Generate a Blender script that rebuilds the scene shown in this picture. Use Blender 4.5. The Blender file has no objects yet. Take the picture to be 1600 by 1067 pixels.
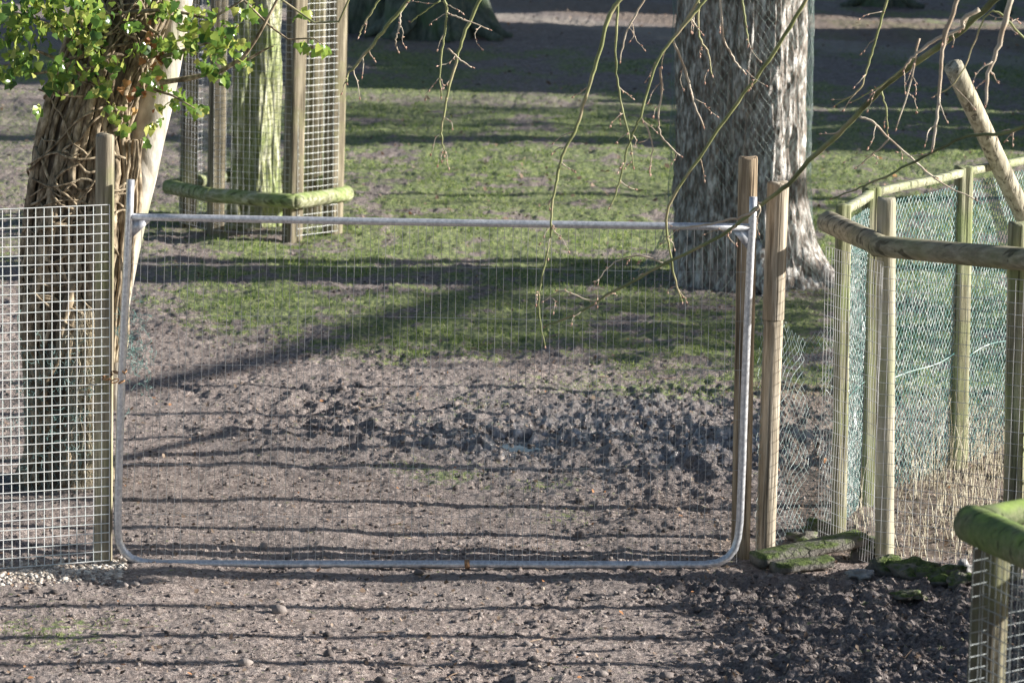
import bpy, math, random
import numpy as np
from mathutils import Matrix, Vector

random.seed(7)
RNG = np.random.default_rng(7)
scene = bpy.context.scene
COL = scene.collection
PI = math.pi

ELEV, AZ = math.radians(19.5), math.radians(3.0)
COT = 1 / math.tan(ELEV)
# ---------------------------------------------------------------- camera
FPX, CX, CY, HC = 6000.0, 800.0, 533.5, 4.0
PITCH = math.atan((CY + 453.0) / FPX)
ROLL = math.radians(1.03)
ROT = Matrix.Rotation(PI / 2 - PITCH, 4, 'X') @ Matrix.Rotation(ROLL, 4, 'Z')
R3 = np.array(ROT.to_3x3())
CAMLOC = np.array([0.0, 0.0, HC])


def ray(px, py):
    return R3 @ np.array([px - CX, CY - py, -FPX])


def G(px, py, z=0.0):
    """measured point of the photo, on the level z"""
    d = ray(px, py)
    return CAMLOC + d * ((z - HC) / d[2])


def V(px, py, Y):
    """measured point of the photo, at the distance Y"""
    d = ray(px, py)
    return CAMLOC + d * (Y / d[1])


cam_data = bpy.data.cameras.new('camera')
cam = bpy.data.objects.new('camera', cam_data)
COL.objects.link(cam)
cam.matrix_world = Matrix.Translation(Vector(CAMLOC)) @ ROT
cam_data.sensor_width = 36.0
cam_data.lens = FPX / 1600.0 * 36.0
cam_data.clip_end = 2000.0
cam_data.clip_start = 0.1
cam_data.dof.use_dof = True
cam_data.dof.focus_distance = 18.4
cam_data.dof.aperture_fstop = 6.5
scene.camera = cam

# ---------------------------------------------------------------- noise
_P = np.random.default_rng(3).permutation(4096)
_GA = np.random.default_rng(4).random(4096) * 2 * PI
_GX, _GY = np.cos(_GA), np.sin(_GA)


def perlin(x, y, seed=0):
    x = np.asarray(x, float) + seed * 17.31
    y = np.asarray(y, float) - seed * 9.77
    xi = np.floor(x).astype(np.int64); yi = np.floor(y).astype(np.int64)
    xf = x - xi; yf = y - yi
    u = xf * xf * xf * (xf * (xf * 6 - 15) + 10)
    v = yf * yf * yf * (yf * (yf * 6 - 15) + 10)

    def g(ix, iy, dx, dy):
        h = _P[(_P[ix & 4095] + iy) & 4095]
        return _GX[h] * dx + _GY[h] * dy
    a = g(xi, yi, xf, yf); b = g(xi + 1, yi, xf - 1, yf)
    c = g(xi, yi + 1, xf, yf - 1); d = g(xi + 1, yi + 1, xf - 1, yf - 1)
    return ((a + u * (b - a)) + v * ((c + u * (d - c)) - (a + u * (b - a)))) * 1.5


def fbm(x, y, seed=0, octv=4):
    s, a = 0, 1.0
    for k in range(octv):
        s = s + a * perlin(x * 2.03 ** k, y * 2.03 ** k, seed + k)
        a *= 0.5
    return s


def worley(x, y, seed=0):
    xi = np.floor(x).astype(np.int64); yi = np.floor(y).astype(np.int64)
    best = np.full(np.shape(x), 9.0)
    for dx in (-1, 0, 1):
        for dy in (-1, 0, 1):
            h = _P[(_P[(xi + dx + seed) & 4095] + yi + dy) & 4095]
            px = xi + dx + (h % 97) / 97.0; py = yi + dy + (h % 89) / 89.0
            best = np.minimum(best, (x - px) ** 2 + (y - py) ** 2)
    return np.sqrt(best)


def smooth(a, b, x):
    t = np.clip((np.asarray(x, float) - a) / (b - a), 0, 1)
    return t * t * (3 - 2 * t)


# ---------------------------------------------------------------- mesh building
class MB:
    def __init__(self):
        self.v, self.q, self.t, self.n, self.rnd = [], [], [], 0, []

    def add(self, v, q=None, t=None, rnd=None):
        v = np.asarray(v, float).reshape(-1, 3)
        if q is not None and len(q):
            self.q.append(np.asarray(q, np.int64).reshape(-1, 4) + self.n)
        if t is not None and len(t):
            self.t.append(np.asarray(t, np.int64).reshape(-1, 3) + self.n)
        self.v.append(v)
        self.rnd.append(np.full(len(v), random.random()) if rnd is None else np.asarray(rnd, float))
        self.n += len(v)
        return self

    def tube(self, pts, r, sides=8, wob=0.0, caps=True, freq=3.0):
        pts = np.asarray(pts, float); n = len(pts)
        r = np.broadcast_to(np.asarray(r, float), (n,)).copy()
        tan = np.gradient(pts, axis=0)
        tan /= np.linalg.norm(tan, axis=1)[:, None] + 1e-12
        ref = np.array([0, 0, 1.0]) if abs(tan[0][2]) < 0.9 else np.array([0, 1.0, 0])
        a = np.cross(tan[0], ref); a /= np.linalg.norm(a)
        A = np.zeros((n, 3))
        for i in range(n):
            a = a - tan[i] * np.dot(a, tan[i]); a /= np.linalg.norm(a) + 1e-12
            A[i] = a
        B = np.cross(tan, A)
        th = np.arange(sides) * 2 * PI / sides
        rr = r[:, None] * np.ones(sides)[None]
        if wob:
            L = np.concatenate([[0], np.cumsum(np.linalg.norm(np.diff(pts, axis=0), axis=1))])
            sd = random.random() * 50
            k = freq
            rr = rr * (1 + wob * perlin(np.cos(th)[None] * 1.3 + L[:, None] * k + sd, np.sin(th)[None] * 1.3 + L[:, None] * k * .4 + sd))
        P = pts[:, None] + rr[..., None] * (np.cos(th)[None, :, None] * A[:, None] + np.sin(th)[None, :, None] * B[:, None])
        P = P.reshape(-1, 3)
        i = np.arange(n - 1)[:, None] * sides; j = np.arange(sides)[None]; j2 = (j + 1) % sides
        q = np.stack([i + j, i + j2, i + sides + j2, i + sides + j], -1).reshape(-1, 4)
        t = []
        if caps:
            P = np.concatenate([P, pts[:1], pts[-1:]])
            c0, c1 = n * sides, n * sides + 1
            for k in range(sides):
                k2 = (k + 1) % sides
                t += [(c0, k2, k), (c1, (n - 1) * sides + k, (n - 1) * sides + k2)]
        return self.add(P, q, t)

    def segs(self, P0, P1, r, sides=4):
        """many straight wires at once"""
        P0 = np.asarray(P0, float).reshape(-1, 3); P1 = np.asarray(P1, float).reshape(-1, 3)
        n = len(P0)
        d = P1 - P0; d /= np.linalg.norm(d, axis=1)[:, None] + 1e-12
        ref = np.where(np.abs(d[:, 2:3]) < .8, np.array([[0, 0, 1.0]]), np.array([[0, 1.0, 0]]))
        a = np.cross(d, ref); a /= np.linalg.norm(a, axis=1)[:, None]
        b = np.cross(d, a)
        th = (np.arange(sides) + .5) * 2 * PI / sides
        off = (np.cos(th)[None, :, None] * a[:, None] + np.sin(th)[None, :, None] * b[:, None]) * np.broadcast_to(np.asarray(r, float), (n,))[:, None, None]
        P = np.concatenate([P0[:, None] + off, P1[:, None] + off], 1).reshape(-1, 3)
        base = np.arange(n)[:, None] * 2 * sides
        j = np.arange(sides)[None]; j2 = (j + 1) % sides
        q = np.stack([base + j, base + j2, base + sides + j2, base + sides + j], -1).reshape(-1, 4)
        return self.add(P, q, rnd=np.repeat(RNG.random(n), 2 * sides))

    def rings(self, rings, cap_top=True, cap_bot=False):
        rings = np.asarray(rings, float); n, k, _ = rings.shape
        i = np.arange(n - 1)[:, None] * k; j = np.arange(k)[None]; j2 = (j + 1) % k
        q = np.stack([i + j, i + j2, i + k + j2, i + k + j], -1).reshape(-1, 4)
        P = rings.reshape(-1, 3); t = []
        if cap_top:
            P = np.concatenate([P, rings[-1].mean(0)[None]]); c = len(P) - 1
            t += [(c, (n - 1) * k + a, (n - 1) * k + (a + 1) % k) for a in range(k)]
        if cap_bot:
            P = np.concatenate([P, rings[0].mean(0)[None]]); c = len(P) - 1
            t += [(c, (a + 1) % k, a) for a in range(k)]
        return self.add(P, q, t)

    def post(self, base, top, r, square=False, rot=0.0, taper=1.0, dome=.25, rough=.04):
        base = np.asarray(base, float); top = np.asarray(top, float)
        L = np.linalg.norm(top - base)
        ts = np.concatenate([np.linspace(0, 1 - r * dome / L, 26), [1 - r * dome * .35 / L, 1.0]])
        k = 24
        th = np.arange(k) * 2 * PI / k
        if square:
            e = 9.0
            prof = (np.abs(np.cos(th)) ** e + np.abs(np.sin(th)) ** e) ** (-1 / e)
        else:
            prof = np.ones(k)
        sd = random.random() * 90
        out = []
        for n_, t in enumerate(ts):
            rr = r * (1 + (taper - 1) * t) * prof
            z = t * L
            rr = rr * (1 + rough * perlin(np.cos(th) * 1.5 + sd, np.sin(th) * 1.5 + z * .7) + rough * .5 * perlin(np.cos(th) * 4 + sd, np.sin(th) * 4 + z * 2.0))
            if n_ == len(ts) - 2: rr = rr * .97
            if n_ == len(ts) - 1: rr = rr * .86
            c = base + (top - base) * t
            out.append(np.stack([c[0] + rr * np.cos(th + rot), c[1] + rr * np.sin(th + rot), np.full(k, c[2]) + (0 if n_ < len(ts) - 2 else .004 * np.sin(th * 2 + sd))], -1))
        return self.rings(out)

    def trunk(self, path, rad, nth, zs, rfun):
        """horizontal rings up a trunk; path/rad are (z, x, y) / (z, r) tables"""
        path = np.asarray(path, float); rad = np.asarray(rad, float)
        th = np.arange(nth) * 2 * PI / nth
        T, Z = np.meshgrid(th, zs)
        cx = np.interp(Z, path[:, 0], path[:, 1]); cy = np.interp(Z, path[:, 0], path[:, 2])
        rr = rfun(T, Z, np.interp(Z, rad[:, 0], rad[:, 1]))
        return self.rings(np.stack([cx + rr * np.cos(T), cy + rr * np.sin(T), Z], -1))

    def build(self, name, mat, parent=None, loc=None, shade=True):
        v = np.concatenate(self.v)
        if parent is not None:
            o0 = np.array(WL[parent.name])
        else:
            o0 = np.zeros(3) if loc is None else np.asarray(loc, float)
        me = bpy.data.meshes.new(name)
        q = np.concatenate(self.q) if self.q else np.zeros((0, 4), np.int64)
        t = np.concatenate(self.t) if self.t else np.zeros((0, 3), np.int64)
        me.vertices.add(len(v)); me.vertices.foreach_set('co', (v - o0).astype(np.float32).ravel())
        li = np.concatenate([q.ravel(), t.ravel()]).astype(np.int32)
        me.loops.add(len(li)); me.loops.foreach_set('vertex_index', li)
        starts = np.concatenate([np.arange(len(q)) * 4, len(q) * 4 + np.arange(len(t)) * 3]).astype(np.int32)
        me.polygons.add(len(starts)); me.polygons.foreach_set('loop_start', starts)
        if shade:
            me.polygons.foreach_set('use_smooth', np.ones(len(starts), bool))
        me.update(calc_edges=True)
        a = me.attributes.new('rnd', 'FLOAT', 'POINT')
        a.data.foreach_set('value', np.concatenate(self.rnd).astype(np.float32))
        me.materials.append(mat)
        ob = bpy.data.objects.new(name, me)
        COL.objects.link(ob)
        if parent is not None:
            ob.parent = parent
            WL[ob.name] = o0
        else:
            ob.location = o0
            WL[ob.name] = o0
        return ob


WL = {}


def tag(o, label=None, cat=None, group=None, kind=None):
    if label: o['label'] = label
    if cat: o['category'] = cat
    if group: o['group'] = group
    if kind: o['kind'] = kind
    return o


def thing(name, loc, label, cat, group=None):
    o = bpy.data.objects.new(name, None)
    COL.objects.link(o)
    o.location = loc
    o.empty_display_size = .1
    WL[o.name] = np.array(loc, float)
    return tag(o, label, cat, group)


# ---------------------------------------------------------------- materials
LIFT = 0.74          # lightens every base colour to make up for the dim sunlight


def lift(c):
    return tuple(min(.86, v ** LIFT) for v in c)


class N:
    def __init__(self, name):
        self.m = bpy.data.materials.new(name); self.m.use_nodes = True
        self.nt = self.m.node_tree; self.nt.nodes.clear()
        self.out = self.nt.nodes.new('ShaderNodeOutputMaterial')
        self.pos = self.nt.nodes.new('ShaderNodeNewGeometry').outputs['Position']

    def link(self, a, b): self.nt.links.new(a, b)

    def put(self, sock, val):
        if hasattr(val, 'links') or isinstance(val, bpy.types.NodeSocket): self.link(val, sock)
        else: sock.default_value = val

    def scaled(self, s):
        n = self.nt.nodes.new('ShaderNodeVectorMath'); n.operation = 'MULTIPLY'
        self.link(self.pos, n.inputs[0]); n.inputs[1].default_value = s
        return n.outputs[0]

    def noise(self, scale, detail=4, vec=None, rough=.6):
        n = self.nt.nodes.new('ShaderNodeTexNoise')
        n.inputs['Scale'].default_value = scale; n.inputs['Detail'].default_value = detail
        n.inputs['Roughness'].default_value = rough
        self.link(vec if vec is not None else self.pos, n.inputs['Vector'])
        return n.outputs['Fac']

    def voro(self, scale, vec=None, feature='F1'):
        n = self.nt.nodes.new('ShaderNodeTexVoronoi'); n.feature = feature
        n.inputs['Scale'].default_value = scale
        self.link(vec if vec is not None else self.pos, n.inputs['Vector'])
        return n.outputs['Distance']

    def attr(self, name):
        n = self.nt.nodes.new('ShaderNodeAttribute'); n.attribute_name = name
        return n.outputs['Fac']

    def ramp(self, fac, stops):
        n = self.nt.nodes.new('ShaderNodeValToRGB'); self.link(fac, n.inputs[0])
        e = n.color_ramp.elements
        while len(e) < len(stops): e.new(.5)
        for i, (p, c) in enumerate(stops):
            e[i].position = p
            e[i].color = (c, c, c, 1) if isinstance(c, (int, float)) else (*lift(c), 1)
        return n.outputs['Color']

    def mix(self, fac, a, b, mode='MIX'):
        n = self.nt.nodes.new('ShaderNodeMix'); n.data_type = 'RGBA'; n.blend_type = mode
        self.put(n.inputs[0], fac)
        for s, v in ((n.inputs[6], a), (n.inputs[7], b)):
            if isinstance(v, tuple): s.default_value = (*lift(v), 1)
            else: self.link(v, s)
        return n.outputs[2]

    def math(self, op, a, b=0.0):
        n = self.nt.nodes.new('ShaderNodeMath'); n.operation = op
        self.put(n.inputs[0], a); self.put(n.inputs[1], b)
        return n.outputs[0]

    def normal_z(self):
        s = self.nt.nodes.new('ShaderNodeSeparateXYZ')
        g = self.nt.nodes.new('ShaderNodeNewGeometry')
        self.link(g.outputs['Normal'], s.inputs[0])
        return s.outputs[2]

    def bump(self, h, strength=.5, dist=.01):
        n = self.nt.nodes.new('ShaderNodeBump')
        n.inputs['Strength'].default_value = strength; n.inputs['Distance'].default_value = dist
        self.link(h, n.inputs['Height'])
        return n.outputs[0]

    def done(self, color, rough=.8, metal=0.0, bump=None, spec=.3, transl=None):
        p = self.nt.nodes.new('ShaderNodeBsdfPrincipled')
        if isinstance(color, tuple): p.inputs['Base Color'].default_value = (*color, 1)
        else: self.link(color, p.inputs['Base Color'])
        self.put(p.inputs['Roughness'], rough); self.put(p.inputs['Metallic'], metal)
        p.inputs['Specular IOR Level'].default_value = spec
        if bump is not None: self.link(bump, p.inputs['Normal'])
        sh = p.outputs[0]
        if transl:
            t = self.nt.nodes.new('ShaderNodeBsdfTranslucent')
            if isinstance(color, tuple): t.inputs[0].default_value = (*color, 1)
            else: self.link(color, t.inputs[0])
            mx = self.nt.nodes.new('ShaderNodeMixShader'); mx.inputs[0].default_value = transl
            self.link(sh, mx.inputs[1]); self.link(t.outputs[0], mx.inputs[2]); sh = mx.outputs[0]
        self.link(sh, self.out.inputs[0])
        return self.m


def wood(name, a, b, algae=(0.12, 0.16, 0.03), amount=.5, grain=1.0, horiz=None, moss_top=0.0):
    n = N(name)
    sc = (38, 38, 2.2) if horiz is None else horiz
    g = n.noise(1.0, 6, n.scaled(sc), .65)
    fine = n.noise(1.0, 4, n.scaled(tuple(c * 3.3 for c in sc)))
    c = n.ramp(g, [(.34, tuple(v * .5 for v in a)), (.47, a), (.62, b)])
    c = n.mix(n.ramp(n.noise(1.3, 4), [(.35, 0.0), (.7, .55)]), c, tuple(v * .55 for v in a))
    if amount > 0:
        am = n.ramp(n.noise(3.1, 5), [(.62 - .35 * amount, 0.0), (.80 - .22 * amount, min(1, .35 + amount * .6))])
        c = n.mix(am, c, n.mix(n.noise(30, 3), tuple(v * .6 for v in algae), tuple(min(1, v * 1.5) for v in algae)))
    if moss_top > 0:
        mt = n.math('MULTIPLY', n.math('MULTIPLY', n.ramp(n.normal_z(), [(.0, 0.0), (.75, 1.0)]), n.ramp(n.noise(9, 5), [(.40, 0.0), (.56, 1.0)])), moss_top * 1.5)
        c = n.mix(mt, c, n.mix(n.noise(40, 4), (.07, .13, .018), (.22, .33, .05)))
    crack = n.ramp(n.noise(1.0, 2, n.scaled(tuple(v * k for v, k in zip(sc, (.9, .9, .35))))), [(.36, .25), (.42, 1.0)])
    c = n.mix(.75, c, crack, 'MULTIPLY')
    h = n.math('ADD', n.math('ADD', g, n.math('MULTIPLY', fine, .5)), crack)
    return n.done(c, .85, 0, n.bump(h, .6 * grain, .008))


H_X = (2.2, 38, 38)
M = {}
M['post_grey'] = wood('weathered_post', (.20, .165, .11), (.42, .36, .24), amount=.35)
M['post_new'] = wood('new_timber', (.30, .24, .165), (.60, .52, .40), amount=.0)
M['post_orange'] = wood('brown_timber', (.19, .13, .075), (.44, .33, .21), amount=.1)
M['post_green'] = wood('algae_timber', (.17, .155, .09), (.44, .42, .27), (.15, .21, .055), amount=.6)
M['post_shaded'] = wood('shaded_timber', (.07, .058, .038), (.17, .15, .09), (.12, .15, .05), amount=.4)  # dark colour holds the shade on the near post's front
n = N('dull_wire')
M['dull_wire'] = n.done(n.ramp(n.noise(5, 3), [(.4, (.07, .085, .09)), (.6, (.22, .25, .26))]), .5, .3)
M['post_round'] = wood('round_timber', (.30, .27, .19), (.55, .50, .36), (.16, .20, .07), amount=.45)
M['rail_pale'] = wood('pale_rail', (.30, .31, .18), (.54, .55, .36), (.20, .27, .09), amount=.5, horiz=H_X)
M['rail_log'] = wood('log_rail', (.24, .21, .14), (.44, .39, .27), (.13, .16, .05), amount=.45, horiz=H_X)
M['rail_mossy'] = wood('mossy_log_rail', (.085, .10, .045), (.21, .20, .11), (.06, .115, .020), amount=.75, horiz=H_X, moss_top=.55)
M['rail_green'] = wood('green_log_rail', (.22, .23, .11), (.54, .53, .36), (.17, .26, .05), amount=.6, horiz=H_X, moss_top=.4)
M['cage_wood'] = wood('stake_timber', (.13, .105, .065), (.34, .285, .19), (.16, .18, .05), amount=.35)
M['pole'] = wood('peeled_pole', (.36, .32, .22), (.60, .55, .40), (.13, .18, .05), amount=.35)

n = N('galvanised_steel')
M['galv'] = n.done(n.ramp(n.noise(60, 3), [(.38, (.46, .48, .53)), (.62, (.74, .76, .83))]), n.ramp(n.noise(9, 4), [(.3, .28), (.7, .48)]), .55,
                   n.bump(n.noise(120, 2), .08, .002), .5)
n = N('fence_wire')
M['wire'] = n.done(n.ramp(n.attr('rnd'), [(0, (.70, .78, .76)), (1, (.86, .86, .84))]), .4, .1, None, .5)
n = N('thin_wire')
M['thin'] = n.done(n.ramp(n.noise(4, 3), [(.40, (.30, .305, .31)), (.56, (.86, .86, .86))]), .45, .4, None, .5)
n = N('teal_coated_wire')
M['teal'] = n.done(n.ramp(n.attr('rnd'), [(0, (.03, .11, .10)), (.5, (.11, .25, .235)), (1, (.60, .70, .68))]), .25, 0, None, .6)
n = N('dark_green_wire')
M['teal_dark'] = n.done(n.ramp(n.attr('rnd'), [(0, (.05, .13, .12)), (1, (.13, .24, .22))]), .4, 0, None, .5)
n = N('dull_green_wire')
M['tree_wire'] = n.done(n.ramp(n.attr('rnd'), [(0, (.06, .13, .115)), (1, (.22, .31, .29))]), .35, 0, None, .5)
n = N('silver_netting')
M['silver'] = n.done(n.ramp(n.attr('rnd'), [(0, (.13, .24, .23)), (1, (.46, .54, .54))]), .35, .2, None, .5)
n = N('rusty_chain')
M['rust'] = n.done(n.ramp(n.noise(70, 4), [(.35, (.10, .045, .02)), (.65, (.36, .18, .08))]), .8, .1)


def bark(name, dark, mid, light, moss=None, mossamt=0.0, vs=(9, 9, 2.6), bumpd=.02):
    n = N(name)
    v = n.voro(1.0, n.scaled(vs), 'DISTANCE_TO_EDGE')
    plate = n.ramp(v, [(.0, 0.0), (.16, 1.0)])
    f = n.noise(1.0, 6, n.scaled(tuple(a * 4 for a in vs)))
    c = n.ramp(f, [(.33, dark), (.46, mid), (.60, light)])
    c = n.mix(plate, n.mix(.65, c, dark), c)
    c = n.mix(n.ramp(n.noise(1.6, 4), [(.42, 0.0), (.7, .5)]), c, mid)
    if moss:
        c = n.mix(n.ramp(n.noise(2.6, 5), [(.72 - mossamt * .5, 0.0), (.86 - mossamt * .4, .9)]), c, n.mix(n.noise(35, 4), tuple(k * .55 for k in moss), tuple(k * 1.5 for k in moss)))
    h = n.math('ADD', plate, n.math('MULTIPLY', f, 1.2))
    return n.done(c, .9, 0, n.bump(h, .7, bumpd))


M['bark_big'] = bark('grey_plated_bark', (.055, .043, .034), (.20, .165, .14), (.76, .74, .71), (.12, .14, .06), .10, bumpd=.015)
M['bark_ivy'] = bark('ivy_host_bark', (.045, .035, .025), (.11, .085, .06), (.22, .17, .11), (.09, .10, .04), .15)
M['bark_pale'] = bark('smooth_pale_bark', (.20, .17, .13), (.36, .33, .27), (.52, .48, .41), (.20, .22, .10), .3, vs=(6, 6, 3), bumpd=.006)
M['bark_moss'] = bark('mossy_bark', (.05, .055, .028), (.20, .22, .08), (.62, .61, .46), (.14, .20, .045), .5, vs=(10, 10, 2))
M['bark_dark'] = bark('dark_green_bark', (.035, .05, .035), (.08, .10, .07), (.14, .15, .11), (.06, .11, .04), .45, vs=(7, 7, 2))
M['bark_brown'] = bark('dull_brown_bark', (.06, .05, .04), (.14, .12, .09), (.24, .2, .16), (.10, .13, .05), .3)
n = N('woody_ivy_stem')
M['vine'] = n.done(n.ramp(n.noise(1.0, 5, n.scaled((30, 30, 14))), [(.34, (.045, .032, .018)), (.5, (.17, .125, .075)), (.66, (.46, .36, .23))]), .85, 0,
                   n.bump(n.noise(1.0, 4, n.scaled((90, 90, 30))), .5, .006))
n = N('pale_dead_roots')
M['straw_root'] = n.done(n.ramp(n.attr('rnd'), [(0, (.30, .24, .15)), (1, (.62, .54, .38))]), .9)
n = N('ivy_leaf')
c = n.ramp(n.attr('rnd'), [(0, (.020, .07, .010)), (.45, (.12, .25, .025)), (.8, (.34, .46, .05)), (1, (.62, .62, .14))])
M['leaf'] = n.done(n.mix(.35, c, n.ramp(n.noise(40, 3), [(.3, .5), (.7, 1.0)]), 'MULTIPLY'), .22, 0, None, .8, transl=.5)
n = N('dead_leaf')
M['dead_leaf'] = n.done(n.ramp(n.attr('rnd'), [(0, (.16, .05, .02)), (.6, (.40, .12, .04)), (1, (.55, .30, .08))]), .6, 0, None, .3, transl=.35)
n = N('fallen_leaf')
M['litter'] = n.done(n.ramp(n.attr('rnd'), [(0, (.06, .038, .024)), (.55, (.16, .10, .065)), (.85, (.32, .23, .16)), (.96, (.46, .38, .28)), (1, (.42, .16, .06))]), .75, 0, None, .3, transl=.15)
n = N('straw_stem')
M['straw'] = n.done(n.ramp(n.attr('rnd'), [(0, (.20, .16, .10)), (.5, (.52, .46, .32)), (1, (.78, .74, .58))]), .75, 0, None, .3, transl=.25)
n = N('short_grass')
M['grass'] = n.done(n.ramp(n.attr('rnd'), [(0, (.018, .055, .010)), (.45, (.105, .18, .028)), (.8, (.30, .37, .07)), (1, (.62, .60, .30))]), .6, 0, None, .35, transl=.45)
n = N('twig_green_bark')
M['twig'] = n.done(n.ramp(n.noise(5, 4), [(.38, (.10, .12, .035)), (.52, (.20, .22, .075)), (.66, (.34, .27, .15))]), .55, 0, n.bump(n.noise(150, 2), .3, .002), .4)
n = N('twig_pale_bark')
M['twig_pale'] = n.done(n.ramp(n.noise(7, 4), [(.38, (.28, .20, .13)), (.6, (.52, .44, .33))]), .5, 0, n.bump(n.noise(150, 2), .3, .002), .4)
n = N('branch_dark_bark')
M['twig_dark'] = n.done(n.ramp(n.noise(4, 4), [(.40, (.045, .055, .02)), (.55, (.12, .15, .05)), (.68, (.26, .20, .11))]), .6, 0, n.bump(n.noise(130, 3), .4, .003), .4)
n = N('twig_bud')
M['bud'] = n.done(n.ramp(n.attr('rnd'), [(0, (.28, .12, .08)), (1, (.58, .36, .26))]), .5)
n = N('mossy_stone')
c = n.ramp(n.noise(14, 5), [(.3, (.05, .045, .038)), (.7, (.17, .155, .135))])  # darkened colour carries shade from the posts onto stones and timbers
mm = n.math('MULTIPLY', n.ramp(n.normal_z(), [(-.3, 0.0), (.35, 1.0)]), n.ramp(n.noise(11, 5), [(.36, 0.0), (.54, 1.0)]))
M['stone'] = n.done(n.mix(mm, c, n.mix(n.ramp(n.noise(50, 5), [(.35, 0.0), (.65, 1.0)]), (.016, .026, .007), (.070, .105, .02))), .9, 0, n.bump(n.noise(70, 5), .8, .012))
n = N('grey_stone')
M['stone_grey'] = n.done(n.ramp(n.noise(18, 5), [(.3, (.13, .13, .13)), (.7, (.36, .36, .36))]), .85, 0, n.bump(n.noise(60, 5), .7, .01))
n = N('pebble')
M['pebble'] = n.done(n.ramp(n.attr('rnd'), [(0, (.12, .095, .075)), (.5, (.36, .30, .245)), (1, (.66, .61, .54))]), .7)
n = N('mud_clod')
M['clod'] = n.done(n.ramp(n.attr('rnd'), [(0, (.035, .028, .026)), (.6, (.11, .088, .08)), (1, (.24, .20, .18))]), .75, 0, n.bump(n.noise(120, 3), .5, .005))
n = N('puddle_water')
M['water'] = n.done((.10, .11, .12), .05, .25, n.bump(n.noise(25, 2), .05, .004), 1.0)
n = N('evergreen_needles')
M['needles'] = n.done(n.ramp(n.attr('rnd'), [(0, (.02, .04, .015)), (1, (.06, .10, .03))]), .8)

# ground
n = N('muddy_ground')
big = n.noise(.9, 4); md = n.noise(7, 5); fine = n.noise(48, 5); fin2 = n.noise(170, 3)
mud = n.ramp(md, [(.34, (.105, .072, .060)), (.5, (.225, .162, .140)), (.64, (.37, .28, .245))])
mud = n.mix(n.ramp(fine, [(.36, .9), (.47, 0.0)]), mud, (.055, .040, .035))  # dark flecks put the shade of small pits into the colour
mud = n.mix(n.ramp(fine, [(.55, 0.0), (.64, .9)]), mud, (.68, .55, .47))  # pale flecks paint bright glints into the mud colour
mud = n.mix(n.ramp(big, [(.42, 0.0), (.62, .4)]), mud, (.16, .13, .12))
wet = n.attr('wet'); dark = n.attr('dark'); grassm = n.attr('grass'); pathm = n.attr('path'); leafm = n.attr('litter')
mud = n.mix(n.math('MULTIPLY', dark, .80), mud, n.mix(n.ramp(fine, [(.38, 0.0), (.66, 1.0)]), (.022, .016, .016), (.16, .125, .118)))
mud = n.mix(n.math('MULTIPLY', wet, .65), mud, n.mix(n.ramp(fine, [(.4, 0.0), (.6, 1.0)]), (.026, .02, .02), (.17, .145, .135)))
gcol = n.ramp(n.noise(26, 5), [(.32, (.022, .030, .012)), (.48, (.085, .135, .024)), (.60, (.24, .29, .06)), (.76, (.36, .33, .19))])
gm = n.ramp(n.math('ADD', grassm, n.math('MULTIPLY', n.math('SUBTRACT', n.noise(21, 6), .5), 3.0)), [(.38, 0.0), (.68, .92)])
col = n.mix(gm, mud, gcol)
col = n.mix(n.math('MULTIPLY', leafm, .7), col, n.ramp(n.noise(18, 6), [(.3, (.05, .032, .022)), (.55, (.15, .095, .06)), (.75, (.32, .22, .14))]))
col = n.mix(n.math('MULTIPLY', pathm, .85), col, n.ramp(n.noise(10, 5), [(.3, (.19, .155, .125)), (.7, (.36, .31, .25))]))
rg = n.math('SUBTRACT', .88, n.math('MULTIPLY', n.math('MULTIPLY', wet, n.ramp(n.noise(9, 3), [(.3, .5), (.55, 1.0)])), .72))
gb = n.bump(n.math('ADD', fine, n.math('MULTIPLY', fin2, .6)), 1.0, .026)
M['ground'] = n.done(col, rg, 0, gb, .8)
film = n.nt.nodes.new('ShaderNodeBsdfGlossy'); film.inputs['Roughness'].default_value = .33
film.inputs['Color'].default_value = (1, .97, .94, 1)
n.link(n.bump(n.noise(30, 4), .6, .014), film.inputs['Normal'])
mx = n.nt.nodes.new('ShaderNodeMixShader')
n.link(n.math('MULTIPLY', n.math('MAXIMUM', n.math('MULTIPLY', wet, .46), n.math('MULTIPLY', dark, .10)), n.ramp(n.noise(11, 6), [(.40, 0.0), (.66, 1.0)])), mx.inputs[0])
old = n.out.inputs[0].links[0].from_socket
n.link(old, mx.inputs[1]); n.link(film.outputs[0], mx.inputs[2]); n.link(mx.outputs[0], n.out.inputs[0])

# ---------------------------------------------------------------- ground
PUD = G(800, 690)
WET0 = G(930, 672)
RX = G(1330, 990)


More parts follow.
